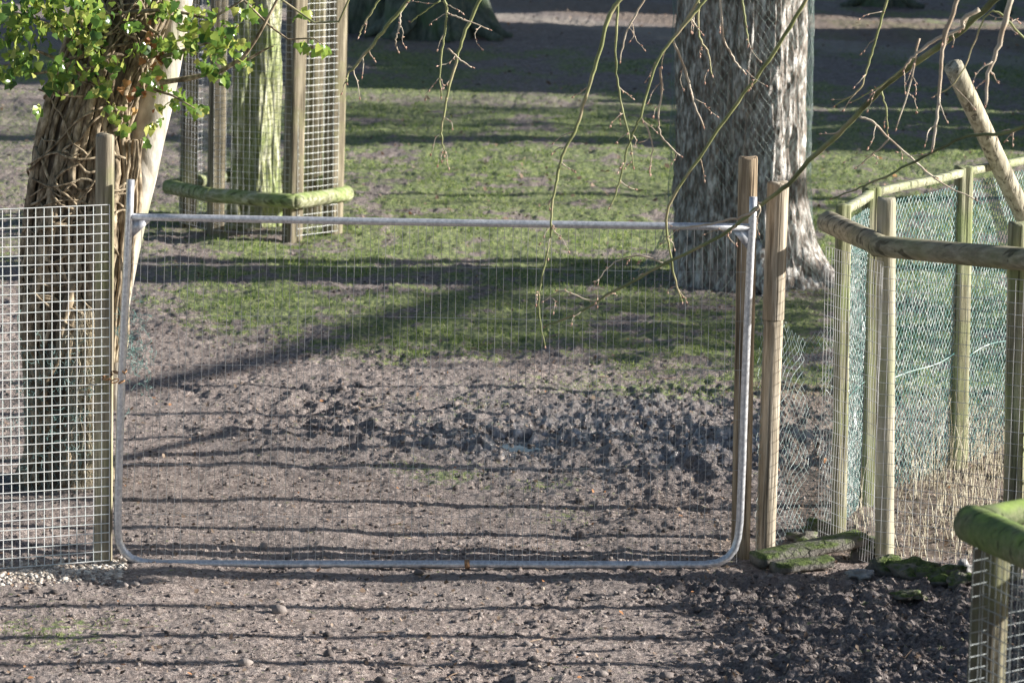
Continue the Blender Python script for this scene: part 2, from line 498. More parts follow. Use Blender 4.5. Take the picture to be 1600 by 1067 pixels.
def fields(x, y):
    x = np.asarray(x, float); y = np.asarray(y, float)
    n1 = fbm(x * .55, y * .40, 20, 4); n2 = fbm(x * 1.6, y * 1.0, 30, 4)
    d0 = 23.55 - .62 * np.clip(x, -3, 2)
    n3 = fbm(x * 6, y * 4.5, 33, 3)
    grass = smooth(-1.0, 1.8, (y - d0) + 1.2 * n1 + .5 * n3) * smooth(-.75, .6, n2 + .40 + .35 * n1 + .8 * n3) * (1 - .55 * smooth(-2.0, -3.0, x + .5 * n1))
    grass = grass * (1 - smooth(38.5, 42.5, y + 2.0 * n1))
    grass = np.maximum(grass, .65 * smooth(44, 47, y + n1) * smooth(2.0, 4.0, x) * smooth(-.3, .4, n2))
    for (px, py, rx, ry, a) in ((680, 735, .28, .35, .7), (850, 752, .2, .2, .5), (690, 640, .5, .5, .4), (60, 985, .5, .35, .5), (1120, 610, .6, .35, .6), (870, 800, .3, .3, .3), (1000, 600, .9, .5, .5)):
        c = G(px, py)
        grass = np.maximum(grass, a * np.exp(-((x - c[0]) / rx) ** 2 - ((y - c[1]) / ry) ** 2) * smooth(-.4, .4, n2 + .3))
    wx = (x - WET0[0]); wy = (y - WET0[1])
    wet = np.exp(-(wx / 1.15) ** 2 * np.where(wx > 0, .6, 1) - (wy / 1.15) ** 2)
    wet = np.clip(wet * (1.15 + .7 * n2), 0, 1)
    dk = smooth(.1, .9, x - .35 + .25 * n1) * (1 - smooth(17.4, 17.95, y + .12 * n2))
    pd = np.exp(-((x - PUD[0]) / .42) ** 2 - ((y - PUD[1]) / .7) ** 2)
    wet = np.maximum(wet, pd)
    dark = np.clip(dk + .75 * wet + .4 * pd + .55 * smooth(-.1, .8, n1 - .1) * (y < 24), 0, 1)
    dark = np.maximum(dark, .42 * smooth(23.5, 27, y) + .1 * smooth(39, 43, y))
    grass = np.maximum(grass, .85 * smooth(-.5, .5, n1 + .5 * n2) * smooth(38, 41, y) * smooth(49, 44, y))
    pc = np.interp(x, [-.6, 0, 2.2, 5.0, 9], [51.5, 50.5, 48.2, 46.0, 43.5])
    path = .8 * smooth(1.2, .4, np.abs(y - pc) + .5 * n2)
    litter = smooth(.9, 1.6, np.abs(y - pc - 3.4) * -1 + 3.2) * .9 * (y > 40)
    c = G(1110, 835)
    litter = np.maximum(litter, .8 * np.exp(-((x - c[0]) / .42) ** 2 - ((y - c[1]) / .6) ** 2) * smooth(-.5, .3, n2))
    e = (x > 1.45) * (y > 18.2) * (y < 23) * .9
    litter = np.maximum(litter, e)
    c2 = G(405, 345); litter = np.maximum(litter, .8 * np.exp(-((x - c2[0]) / .55) ** 2 - ((y - c2[1]) / .6) ** 2))
    grass = grass * (1 - .8 * np.exp(-((x - 1.62) ** 2 + (y - 26.9) ** 2) / .55))
    churn = .17 + 1.15 * wet + .95 * dk + .45 * smooth(.0, .9, n1 + .35 * n2) * (y < 24)
    churn = churn * (1 - .15 * np.clip(grass, 0, 1)) + .24 * smooth(22, 24, y)
    return grass, wet, dark, path, litter, churn


def height(x, y, fl=None):
    x = np.asarray(x, float); y = np.asarray(y, float)
    if fl is None: fl = fields(x, y)
    churn = fl[5]
    h = .035 * perlin(x * .45, y * .35, 40) + .012 * perlin(x * 2.3, y * 1.5, 39) + .006 * perlin(x * 5.5, y * 4.5, 37)
    wx = x + .03 * perlin(x * 7, y * 7, 47); wy = y + .03 * perlin(x * 7, y * 7, 48)
    h = h + churn * (.036 * perlin(x * 1.9, y * 1.5, 41)
                     + .038 * (np.abs(perlin(wx * 4.3, wy * 3.6, 42)) - .3)
                     + .026 * (np.abs(perlin(wx * 9.5, wy * 8.5, 43)) - .3) + .019 * perlin(x * 21, y * 19, 44)
                     + .010 * perlin(x * 47, y * 43, 45) + .007 * perlin(x * 83, y * 71, 49))
    d = worley(x * 3.4 + .2 * perlin(x * 5, y * 5, 50), y * 2.8, 5)
    dent = -.9 * smooth(.30, .16, d) + .5 * np.exp(-((d - .36) / .08) ** 2)
    h = h + dent * .030 * np.clip(churn - .15, 0, 1.6) * smooth(-.5, .2, perlin(x * .9, y * .9, 51))
    h = h + .004 * perlin(x * 38, y * 33, 46)
    dp = np.exp(-((x - PUD[0]) / .16) ** 2 - ((y - PUD[1]) / .26) ** 2)
    h = h * (1 - .8 * dp) - .055 * dp
    far = smooth(60, 130, y)
    return h + far * 2.5


NX, NY = 760, 900
inv = np.linspace(1 / 14.6, 1 / 62.0, NY)
ys = np.concatenate([np.linspace(-25, 14.2, 28), 1 / inv, 62 * np.exp(np.linspace(.03, 2.2, 40))])
ud = np.linspace(-1, 1, NX)
ue = 1 + np.exp(np.linspace(math.log(.02), math.log(11), 40))
us = np.concatenate([-ue[::-1], ud, ue])
hw = .172 * np.maximum(ys, 14.6)
GX_ = us[None] * hw[:, None]; GY_ = np.repeat(ys[:, None], len(us), 1)
FL = fields(GX_, GY_)
GZ_ = height(GX_, GY_, FL)
mb = MB()
nr, nc = GX_.shape
ii = np.arange(nr - 1)[:, None] * nc; jj = np.arange(nc - 1)[None]
mb.add(np.stack([GX_, GY_, GZ_], -1).reshape(-1, 3), np.stack([ii + jj, ii + jj + 1, ii + nc + jj + 1, ii + nc + jj], -1).reshape(-1, 4))
ground = mb.build('ground', M['ground'])
tag(ground, 'muddy churned paddock ground with patches of short grass', None, None, 'structure')
for k, nm in enumerate(('grass', 'wet', 'dark', 'path', 'litter')):
    a = ground.data.attributes.new(nm, 'FLOAT', 'POINT')
    a.data.foreach_set('value', FL[k].astype(np.float32).ravel())


def zg(p):
    return float(height(np.array([p[0]]), np.array([p[1]]))[0])


# puddle
th = np.linspace(0, 2 * PI, 40, endpoint=False)
rr = 1 + .55 * perlin(np.cos(th) * 2, np.sin(th) * 2, 60)
mb = MB(); mb.add(np.concatenate([np.stack([PUD[0] + (.32 * rr * np.cos(th)), PUD[1] + .52 * rr * np.sin(th), np.full(40, -.034)], -1), [[PUD[0], PUD[1], -.034]]]),
                  None, [(40, k, (k + 1) % 40) for k in range(40)])
tag(mb.build('puddle', M['water']), 'small shallow puddle shining in the churned mud', None, None, 'structure')


# short grass (uncountable)
def scatter_frustum(n, y0, y1, spread=.150):
    iv = RNG.uniform(1 / y1, 1 / y0, n)
    y = 1 / iv
    x = RNG.uniform(-1, 1, n) * spread * y
    return x, y


def blades(x, y, z, h, w, rnd):
    nb = len(x)
    a = RNG.uniform(0, 2 * PI, nb); le = RNG.normal(0, .45, (nb, 2)) * h[:, None]
    dx, dy = np.cos(a) * w, np.sin(a) * w
    b = np.stack([x, y, z - .004], -1)
    P = np.stack([b + np.stack([dx, dy, 0 * x], -1), b - np.stack([dx, dy, 0 * x], -1), b + np.stack([le[:, 0], le[:, 1], h + .004], -1)], 1)
    return P.reshape(-1, 3), np.arange(nb * 3).reshape(-1, 3), np.repeat(rnd, 3)


x, y = scatter_frustum(800000, 15.5, 47)
f = fields(x, y)
tuft = smooth(-.25, .55, fbm(x * 5.5, y * 3.5, 36, 3) + .15)
keep = RNG.random(len(x)) < np.clip(f[0] - .10, 0, 1) ** 1.2 * tuft * (.35 + .65 * smooth(-.3, .5, fbm(x * .8, y * .5, 38, 2)))
x, y = x[keep], y[keep]; f = tuple(a[keep] for a in f)
z = height(x, y, f)
hh = RNG.uniform(.007, .026, len(x)) * (.6 + .6 * f[0])
P, T, r_ = blades(x, y, z, hh, RNG.uniform(.002, .005, len(x)) * (y / 24), np.clip(RNG.normal(.45, .24, len(x)), 0, 1))
mb = MB(); mb.add(P, None, T, r_)
tag(mb.build('short_grass', M['grass'], shade=False), 'short thin grass growing in patches on the paddock', None, None, 'stuff')

# clods, pebbles, leaves
OCT_V = np.array([[1, 0, 0], [-1, 0, 0], [0, 1, 0], [0, -1, 0], [0, 0, 1], [0, 0, -1.]])
OCT_T = np.array([[0, 2, 4], [2, 1, 4], [1, 3, 4], [3, 0, 4], [2, 0, 5], [1, 2, 5], [3, 1, 5], [0, 3, 5]])
_e = {}
_v = [tuple(a) for a in OCT_V]; _t = []
for a, b, c in OCT_T:
    def mid(i, j):
        k = (min(i, j), max(i, j))
        if k not in _e:
            m = (np.array(_v[i]) + np.array(_v[j])); m /= np.linalg.norm(m); _v.append(tuple(m)); _e[k] = len(_v) - 1
        return _e[k]
    ab, bc, ca = mid(a, b), mid(b, c), mid(c, a)
    _t += [(a, ab, ca), (ab, b, bc), (ca, bc, c), (ab, bc, ca)]
S_V = np.array(_v); S_T = np.array(_t)


def lumps(x, y, z, s, flat=.7, jit=.28):
    nb = len(x); k = len(S_V)
    J = S_V[None] * (1 + RNG.uniform(-jit, jit, (nb, k, 1))) * (1 + RNG.uniform(-.25, .35, (nb, 1, 3)))
    a = RNG.uniform(0, 2 * PI, nb); c, sn = np.cos(a)[:, None], np.sin(a)[:, None]
    X = J[..., 0] * c - J[..., 1] * sn; Y = J[..., 0] * sn + J[..., 1] * c
    P = np.stack([x[:, None] + X * s[:, None], y[:, None] + Y * s[:, None], z[:, None] + J[..., 2] * s[:, None] * flat + s[:, None] * .25], -1)
    T = (S_T[None] + (np.arange(nb) * k)[:, None, None]).reshape(-1, 3)
    return P.reshape(-1, 3), T, np.repeat(RNG.random(nb), k)


x, y = scatter_frustum(38000, 15.2, 34, .165)
f = fields(x, y)
keep = RNG.random(len(x)) < np.clip(.25 + .5 * f[5] - .45 * f[0], 0.03, 1)
x, y = x[keep], y[keep]; z = height(x, y)
s = .004 + .010 * RNG.random(len(x)) ** 3 + .020 * (RNG.random(len(x)) > .985) * RNG.random(len(x))
P, T, r_ = lumps(x, y, z, s)
mb = MB(); mb.add(P, None, T, r_)
tag(mb.build('mud_clods', M['clod'], shade=False), 'loose crumbs and clods of mud scattered over the ground', None, None, 'stuff')

n_ = 3200
pa, pb = G(-60, 898), G(196, 888)
t = RNG.random(n_); x = pa[0] + (pb[0] - pa[0]) * t; y = pa[1] + (pb[1] - pa[1]) * t + RNG.normal(0, .11, n_)
z = height(x, y)
P, T, r_ = lumps(x, y, z - .003, .003 + .010 * RNG.random(n_) ** 1.6, .6, .5)
mb = MB(); mb.add(P, None, T, r_)
tag(mb.build('gravel', M['pebble'], shade=False), 'strip of pale gravel along the foot of the wire mesh fence', None, None, 'stuff')


def leaf_cards(x, y, z, s, tilt=.5):
    nb = len(x)
    tmpl = np.array([[-.5, 0, .0], [-.12, .34, .12], [.28, .22, .06], [.6, 0, 0], [.28, -.22, .1], [-.12, -.34, .05]])
    a = RNG.uniform(0, 2 * PI, nb); b = RNG.normal(0, tilt, nb); c = RNG.normal(0, tilt, nb)
    ca, sa = np.cos(a)[:, None], np.sin(a)[:, None]
    L = tmpl[None] * s[:, None, None]
    X, Y, Z = L[..., 0], L[..., 1], L[..., 2] + L[..., 0] * b[:, None] + L[..., 1] * c[:, None]
    P = np.stack([x[:, None] + X * ca - Y * sa, y[:, None] + X * sa + Y * ca, z[:, None] + Z + .006], -1).reshape(-1, 3)
    o = np.arange(nb)[:, None, None] * 6
    Q = (np.array([[[0, 1, 2, 3], [0, 3, 4, 5]]]) + o).reshape(-1, 4)
    return P, Q, np.repeat(np.clip(RNG.normal(.55, .25, nb), 0, 1), 6)


x, y = scatter_frustum(26000, 15.2, 56, .165)
f = fields(x, y)
keep = RNG.random(len(x)) < np.clip(.30 + .9 * f[4] + .25 * f[2], 0, 1) * (1 - .5 * f[0])
x, y = x[keep], y[keep]; z = height(x, y)
P, Q, r_ = leaf_cards(x, y, z, (.007 + .022 * RNG.random(len(x)) ** 2) * (1 + (y > 30)))
mb = MB(); mb.add(P, Q, None, r_)
tag(mb.build('leaf_litter', M['litter'], shade=False), 'small brown fallen leaves and bits littering the mud', None, None, 'stuff')

# loose bits of stick on the ground
mb = MB()
x, y = scatter_frustum(110, 15.5, 40, .15)
for a, b in zip(x, y):
    l = random.uniform(.02, .07); an = random.uniform(0, 2 * PI)
    pts = [(a + math.cos(an) * l * t_, b + math.sin(an) * l * t_, zg((a + math.cos(an) * l * t_, b + math.sin(an) * l * t_)) + .008 + .01 * math.sin(t_ * 3)) for t_ in (-1, 0, 1)]
    mb.tube(pts, [.002, .003, .0012], 5)
tag(mb.build('twig_litter', M['litter']), 'broken bits of stick lying scattered on the mud', None, None, 'stuff')


# ---------------------------------------------------------------- wire helpers
def grid_wires(mb, A, B, nu, nv, z0, z1, r, bow=0.0, jit=.0, tilt=0.0, rv=None):
    """square welded mesh between the upright lines A and B (points), nu columns, nv rows"""
    A = np.asarray(A, float); B = np.asarray(B, float)
    K = 10
    nrm = np.array([-(B - A)[1], (B - A)[0], 0]); nrm /= np.linalg.norm(nrm)

    def pt(u, v):
        p = A[None] * (1 - u[:, None]) + B[None] * u[:, None]
        zz = z0 + (z1 - z0) * v + tilt * (u - .5)
        w = bow * np.sin(u * PI) * np.sin(v * PI) + jit * perlin(u * 6, v * 6, 70)
        q = p + nrm[None] * w[:, None]
        q[:, 2] = zz
        return q
    for k in range(nu + 1):
        u = np.full(K + 1, k / nu) + jit * .3 * perlin(np.full(K + 1, k * 3.7), np.linspace(0, 2, K + 1), 71)
        v = np.linspace(0, 1, K + 1)
        q = pt(u, v); mb.segs(q[:-1], q[1:], r)
    for k in range(nv + 1):
        v = np.full(K + 1, k / nv); u = np.linspace(0, 1, K + 1)
        q = pt(u, v); q[:, 1] -= r * .8
        mb.segs(q[:-1], q[1:], rv or r)
    return mb


def chainlink(mb, fn, U, Vv, w, h, r, jit=.0, drop=0.0):
    """diamond netting over the surface fn(u,v)->(n,3)"""
    nu = int(U / w); nv = int(Vv / h)
    I, J = np.meshgrid(np.arange(nu), np.arange(nv + 1), indexing='ij')
    u = (I + ((I + J) % 2)) * w; v = J * h
    u = u + jit * perlin(u * 7, v * 7, 80) * w * 2; v = v + jit * perlin(u * 7, v * 7, 81) * h * 2
    P = fn(u.ravel(), v.ravel()).reshape(nu, nv + 1, 3)
    P0 = P[:, :-1].reshape(-1, 3); P1 = P[:, 1:].reshape(-1, 3)
    if drop:
        k = RNG.random(len(P0)) > drop; P0, P1 = P0[k], P1[k]
    return mb.segs(P0, P1, r, 4)


# ---------------------------------------------------------------- left gate post and wire mesh fence
b = G(161, 876); b[2] = -.15
top = V(164, 210, b[1])
YP = b[1]
o = MB().post(b, top, .044, dome=.3, rough=.05).build('gate_post', M['post_grey'], loc=(b[0], b[1], 0))
tag(o, 'weathered grey round post between the wire mesh fence and the gate', 'post')

fa = V(-150, 880, YP - .40); fb = V(171, 878, YP - .052)
ztop = V(171, 322, fb[1])[2]
s_ = 6000 / fb[1]
nu = int(round((fb[0] - fa[0]) * s_ / 12.3)); nv = int(round((ztop - .0) * s_ / 15.3))
mb = grid_wires(MB(), fa, fb, nu, nv, .01, ztop, .0028, bow=.012, jit=.006, tilt=.012)
o = mb.build('wire_mesh_fence', M['wire'], loc=(fa[0], fa[1], 0))
tag(o, 'pale square wire mesh fence left of the gate in front of the ivy tree', 'fence')

# ---------------------------------------------------------------- field gate
gl, gr_ = G(203, 880), G(1150, 880)
YL, YR = YP - .035, G(1150, 886)[1]


def gp(px, py):
    t_ = (px - 190) / (1165 - 190)
    return V(px, py, YL + (YR - YL) * t_)


gate = thing('field_gate', gp(660, 880), 'galvanised tubular field gate with rounded lower corners and thin wire mesh', 'gate')
frame_px = [(204, 281), (202, 335), (198, 420), (193, 520), (189, 620), (186, 720), (184, 800), (184, 828), (186, 846), (193, 861), (205, 872), (222, 878), (250, 880), (420, 881), (600, 881), (725, 881), (860, 882), (1000, 882), (1100, 882), (1122, 879), (1138, 870), (1148, 857), (1153, 840), (1156, 815), (1160, 720), (1164, 600), (1169, 480), (1173, 390), (1176, 340), (1177, 308)]
fp = np.array([gp(*p) for p in frame_px])
MB().tube(fp, .0187, 14, .02).build('frame', M['galv'], gate)
tp = np.array([gp(205 + (1172 - 205) * t_, 339 + 16 * t_ + .8 * math.sin(t_ * PI)) for t_ in np.linspace(0, 1, 14)])
MB().tube(tp, .0172, 14, .02).build('top_rail', M['galv'], gate)
for tri in (((206, 344), (236, 345), (206, 372)), ((1171, 360), (1143, 359), (1168, 390))):
    P = np.array([gp(*p) for p in tri])
    Q = np.concatenate([P + [0, -.004, 0], P + [0, .004, 0]])
    MB().add(Q, [(0, 1, 4, 3), (1, 2, 5, 4), (2, 0, 3, 5)], [(0, 2, 1), (3, 4, 5)]).build('gusset', M['galv'], gate, shade=False)
mb = MB()
cols = np.arange(209, 1166, 12.35)
for k, cx_ in enumerate(cols):
    t_ = (cx_ - 209) / (1166 - 209)
    lean = -14 * (1 - t_) - 10 * t_
    ytop, ybot = 345 + 14 * t_, 879
    if cx_ < 225: ybot = 866
    pts = np.array([gp(cx_ + lean * v + .9 * math.sin(k * 2.1 + v * 3), ytop + (ybot - ytop) * v) for v in np.linspace(0, 1, 7)])
    if k < 2: pts = pts[:6]
    mb.segs(pts[:-1], pts[1:], random.choice([.0011, .0013, .0015, .0017]))
for k, yy in enumerate((412, 491, 569, 647, 726, 804)):
    pts = np.array([gp(200 - k * 2.2 + (968 - k * 1.2) * t_, yy + 13 * t_ - (k * 1.2) * t_ + 1.2 * math.sin(t_ * 9 + k)) for t_ in np.linspace(0, 1, 14)])
    mb.segs(pts[:-1], pts[1:], .0010)
mb.build('wire_mesh', M['thin'], gate)
j = gp(730, 881)
MB().tube([j + [-.012, 0, -.001], j + [.0, 0, .0], j + [.012, 0, .001]], [.0215, .0235, .0215], 14, .1).build('weld_joint', M['rust'], gate)
# rusty chain
mb = MB(); cc = gp(186, 585)
for k in range(9):
    a = k / 9 * 2 * PI
    c0 = cc + np.array([-.012 + .05 * math.cos(a) - .01, .03 * math.sin(a) - .02, -.006 * k + .02])
    tt = np.linspace(0, 2 * PI, 11)
    e1 = np.array([-math.sin(a), math.cos(a), .3]); e2 = np.array([0, 0, 1.0]) if k % 2 else np.array([math.cos(a), math.sin(a), .2])
    mb.tube(c0 + .017 * np.cos(tt)[:, None] * e1 + .009 * np.sin(tt)[:, None] * e2, .0035, 6, caps=False)
mb.build('chain', M['rust'], gate)

# ---------------------------------------------------------------- right gate posts
b = G(1158, 872); b[2] = -.15; b[1] += .05
o = MB().post(b, V(1169, 245, b[1]), .046, rough=.04).build('gate_post', M['post_orange'], loc=(b[0], b[1], 0))
tag(o, 'round brown timber post right behind the free end of the gate', 'post')
b2 = G(1195, 860); b2[2] = -.15
t2 = V(1216, 284, b2[1])
mb = MB().post(b2, b2 + (t2 - b2) * .665, .0475, rough=.03, dome=.1)
mb.post(b2 + (t2 - b2) * .66, t2, .0535, rough=.03)
o = mb.build('gate_post', M['post_new'], loc=(b2[0], b2[1], 0))
tag(o, 'pale new stepped timber post with loose diamond netting nailed to it', 'post')

# loose chain link between that post and the enclosure
ca, cb = b2 + np.array([-.055, -.06, 0]), G(1300, 826)


def loose(u, v):
    t_ = np.clip(u / Ltot, 0, 1)
    p = ca[None] * (1 - t_[:, None]) + cb[None] * t_[:, None]
    sag = np.interp(t_, [0, .25, .6, 1], [1.22, 1.16, 1.02, 1.1])
    out = p.copy()
    out[:, 2] = v * sag / 1.22
    out[:, 1] += .05 * perlin(u * 5, v * 5, 90) + .06 * np.sin(t_ * PI)
    out[:, 0] += .02 * perlin(u * 5, v * 5, 91)
    return out


Ltot = float(np.linalg.norm(cb[:2] - ca[:2])) * 1.12
mb = chainlink(MB(), loose, Ltot, 1.2, .024, .031, .0010, jit=.28, drop=.02)
o = mb.build('diamond_netting', M['silver'], loc=(ca[0], ca[1], 0))
tag(o, 'loose sagging diamond wire netting between pale gate post and enclosure', 'netting')

# ---------------------------------------------------------------- right enclosure: outer guard with log rail
E3 = G(1383, 872); E5 = G(1585, 905)
I1Y = G(1311, 834)[1]
EL = V(1292, 346, I1Y - .13)
guard = thing('log_rail_guard', (E3[0], E3[1], 0), 'round log rail on round posts hung with thin square wire mesh', 'fence')
EC = V(1378, 385, E3[1] - .10); ER = V(1600, 405, E5[1] - .05)
dirR = (ER - EC) / np.linalg.norm(ER - EC)
EE = EC + dirR * 1.0
w = np.linspace(0, 1, 12)[:, None]
MB().tube(EL * (1 - w) + EC * w + np.array([0, 0, -.0]), .054, 18, .10, freq=2.5).build('rail', M['rail_log'], guard)
w = np.linspace(0, 1, 24)[:, None]
MB().tube((EC - dirR * .04) * (1 - w) + EE * w, .053, 18, .10, freq=2.5).build('rail', M['rail_log'], guard)
p3 = np.array([E3[0], E3[1], -.15])
MB().post(p3, V(1385, 309, E3[1]), .046, rough=.05, dome=.5).build('post', M['post_round'], guard)
p5 = np.array([E5[0], E5[1] + .06, -.15])
MB().post(p5, V(1591, 347, p5[1]), .048, rough=.05, dome=.4).build('post', M['post_green'], guard)
for k in (.97,):
    q = p3 + np.array([dirR[0] * k + .02, dirR[1] * k + .07, 0])
    MB().post(q, q + [0, 0, 1.80], .047, rough=.05, dome=.4).build('post', M['post_green'], guard)
qL = np.array([EL[0], EL[1] + .10, -.1])
mb = MB()
off = np.array([0, -.05, 0])
grid_wires(mb, np.array([EC[0], EC[1], 0]) + off, np.array([EE[0], EE[1], 0]) + off, int(1.0 / .039), 26, .0, 1.44, .0014, bow=.01, jit=.008)
mb.build('wire_mesh', M['thin'], guard)
mb = MB()
grid_wires(mb, np.array([EL[0], EL[1], 0]) + off, np.array([EC[0], EC[1], 0]) + off, 22, 26, .0, 1.46, .0014, bow=.01, jit=.008)
mb.build('wire_mesh', M['thin'], guard)

# inner pen: square posts, pale top boards and green netting
pen = thing('netted_pen', (G(1368, 784)[0], G(1368, 784)[1], 0), 'green netted pen with square posts and pale top boards behind the log rail', 'fence')
I1 = G(1311, 834); I2 = G(1356, 790); I4 = G(1497, 735)
T1 = V(1318, 320, I1[1]); T2 = V(1362, 292, I2[1]); T4 = V(1506, 260, I4[1])
d24 = I4 - I2
I6 = I4 + d24 * 1.05; T6 = T4 + d24 * 1.05; T6[2] = T4[2] - .01
I7 = I6 + d24 * 1.05; T7 = T6 + d24 * 1.05
for (q, t_, r) in ((I1, T1, .032), (I2, T2, .041), (I4, T4, .042), (I6, T6, .042)):
    q = np.array([q[0], q[1], -.12])
    MB().post(q, t_, r * .98, square=True, rot=.32, dome=.15, rough=.02).build('post', M['post_green'], pen)


def board(a, c, h, t_):
    a = np.asarray(a, float); c = np.asarray(c, float)
    d = c - a; nrm = np.array([-d[1], d[0], 0]); nrm /= np.linalg.norm(nrm)
    prof = [(-t_, -h), (t_, -h), (t_, h - .004), (t_ - .004, h), (-t_ + .004, h), (-t_, h - .004)]
    rg_ = []
    for s in np.linspace(0, 1, 12):
        c0 = a + d * s + np.array([0, 0, .002 * math.sin(s * 7)])
        rg_.append([c0 + nrm * u + np.array([0, 0, v]) for u, v in prof])
    return MB().rings(rg_, True, True)


dn = np.array([0, 0, -.055])
for a, c in ((T1, T2), (T2, T4), (T4, T6)):
    e = (c - a) / np.linalg.norm(c - a)
    board(a + dn * .6 + e * .04, c + dn * .6 - e * .05, .019, .022).build('top_board', M['rail_pale'], pen, shade=False)


def flat(A, B, zt, seed):
    A = np.asarray(A, float); B = np.asarray(B, float); L = np.linalg.norm((B - A)[:2]); d = (B - A) / L
    nrm = np.array([-d[1], d[0], 0])

    def fn(u, v):
        p = A[None] + d[None] * u[:, None]
        p[:, 2] = v + .006 * perlin(u * 2, v * 2, seed)
        return p + nrm[None] * (.035 + .008 * perlin(u * 4, v * 4, seed))[:, None]
    return fn, L


for (A, B, zt, sd) in ((I1, I2, T1[2] - .09, 95), (I2, I4, T2[2] - .09, 96), (I4, I6, T4[2] - .09, 97)):
    fn, L = flat(A, B, zt, sd)
    mb = chainlink(MB(), fn, L, zt, .020, .025, .0022, jit=.06)
    # slack line wire
    u = np.linspace(0, L, 12); mid_ = fn(u, np.full(12, .62) + .10 * (u / L - .5) + .03 * np.sin(u * 5))
    mb.segs(mid_[:-1] - [0, .03, 0], mid_[1:] - [0, .03, 0], .0032)
    mb.build('netting', M['teal'], pen)

# leaning pole
b = V(1622, 385, 20.9); b0 = b + (b - V(1490, 104, 20.2)) * 1.2
pts = np.array([V(1490, 104, 20.2) * (1 - s) + b0 * s for s in np.linspace(0, 1, 20)])
zc = np.array([p for p in pts if p[2] > -.05])
o = MB().tube(zc, .052, 18, .07, freq=2).build('leaning_pole', M['pole'], loc=zc[-1])
tag(o, 'peeled round pole leaning steeply over the netted pen', 'pole')

# dry straw inside the pen
pa_ = []
for k in range(900):
    u = random.random(); px = 1330 + 290 * u ** .8; py = 700 + 180 * random.random()
    p = G(px, py)
    if p[1] < 18.05 or p[1] > 22.5: continue
    pa_.append(p)
pa_ = np.array(pa_)
hh = (.04 + .34 * RNG.random(len(pa_)) ** 2.6) * np.clip((pa_[:, 1] - 17.4) / 1.8, .3, 1.2)
zz = height(pa_[:, 0], pa_[:, 1])
mb = MB()
a = RNG.normal(0, .28, (len(pa_), 2)) * hh[:, None]
m0 = np.stack([pa_[:, 0], pa_[:, 1], zz], -1); m2 = m0 + np.stack([a[:, 0], a[:, 1], hh], -1)
m1 = (m0 + m2) / 2 + np.stack([-a[:, 0] * .2, -a[:, 1] * .2, hh * .08], -1)
mb.segs(m0, m1, RNG.uniform(.0012, .0028, len(m0)), 3); mb.segs(m1, m2, .0013, 3)
tag(mb.build('dry_grass', M['straw']), 'pale dry grass stems standing inside the netted pen', None, None, 'stuff')

# ---------------------------------------------------------------- mossy timbers and stones at the pen's foot
def lying(a, c, h, d_, name, label):
    a = np.asarray(a, float); c = np.asarray(c, float)
    d = c - a; nrm = np.array([-d[1], d[0], 0]); nrm /= np.linalg.norm(nrm)
    rg_ = []
    sd = random.random() * 40
    for s in np.linspace(0, 1, 22):
        c0 = a + d * s
        t8 = np.arange(16) * 2 * PI / 16
        pr = (np.abs(np.cos(t8)) ** 5 + np.abs(np.sin(t8)) ** 5) ** (-1 / 5) * (1 + .12 * perlin(np.cos(t8) + sd, np.sin(t8) + s * 5))
        rg_.append([c0 + nrm * (d_ * p_ * math.cos(q)) + np.array([0, 0, h * p_ * math.sin(q)]) for p_, q in zip(pr, t8)])
    o = MB().rings(rg_, True, True).build(name, M['stone'], loc=a)
    return tag(o, label, 'timber', 'mossy timbers lying at the gate post')


A0 = G(1182, 884); C0 = G(1344, 868); A0[2] = .03; C0[2] = .09
lying(A0, C0, .032, .07, 'mossy_timber', 'long mossy timber lying from the pale gate post up onto the stones')
A1 = G(1209, 893); C1 = G(1296, 886); A1[2] = .018; C1[2] = .03
lying(A1, C1, .026, .05, 'mossy_timber', 'short mossy timber lying in front of the longer one')


def rock(px, py, r, fl=.65, mat='stone', label='', sx=1.0):
    p = G(px, py); rad = r * p[1] / 6000
    T = np.linspace(0, PI, 14); U = np.arange(22) * 2 * PI / 22
    sd = random.random() * 70
    rg_ = []
    for t_ in T[::-1]:
        x_ = np.sin(t_) * np.cos(U); y_ = np.sin(t_) * np.sin(U); z_ = np.full(22, math.cos(t_))
        e = 1 + .55 * perlin(x_ * 1.3 + sd, y_ * 1.3 + z_ * 1.1) + .26 * perlin(x_ * 3.5 + sd, y_ * 3.5 + z_ * 3)
        rg_.append(np.stack([p[0] + rad * sx * x_ * e, p[1] + rad * y_ * e, .25 * rad + rad * fl * z_ * e], -1))
    o = MB().rings(rg_, True, True).build('mossy_stone' if mat == 'stone' else 'grey_stone', M[mat], loc=(p[0], p[1], 0))
    return tag(o, label, 'stone', 'stones at the foot of the pen')


rock(1350, 868, 25, .95, label='tall mossy stone under the end of the long timber')
rock(1386, 893, 26, .7, label='mossy stone right of the tall one below the round post', sx=1.3)
rock(1424, 900, 30, .6, label='broad flat mossy stone in the middle of the row', sx=1.3)
rock(1470, 905, 27, .6, label='mossy stone between the broad flat one and the right end', sx=1.4)
rock(1500, 915, 22, .75, label='small pointed mossy stone at the right end of the row')
rock(1345, 901, 16, .55, 'stone_grey', 'bare grey stone lying in the mud before the mossy ones', sx=1.4)
rock(1418, 935, 20, .4, label='half sunk mossy stone out in the dark mud', sx=1.4)
rock(1508, 893, 14, 1.0, 'stone_grey', 'bare grey stone standing behind the foreground post')
rock(1284, 830, 22, .6, label='bright mossy stone at the left foot of the pen netting', sx=1.3)
rock(1255, 843, 16, .6, label='bright mossy stone nearest the pale gate post', sx=1.3)
rock(1306, 852, 15, .55, label='low mossy stone behind the long timber', sx=1.6)

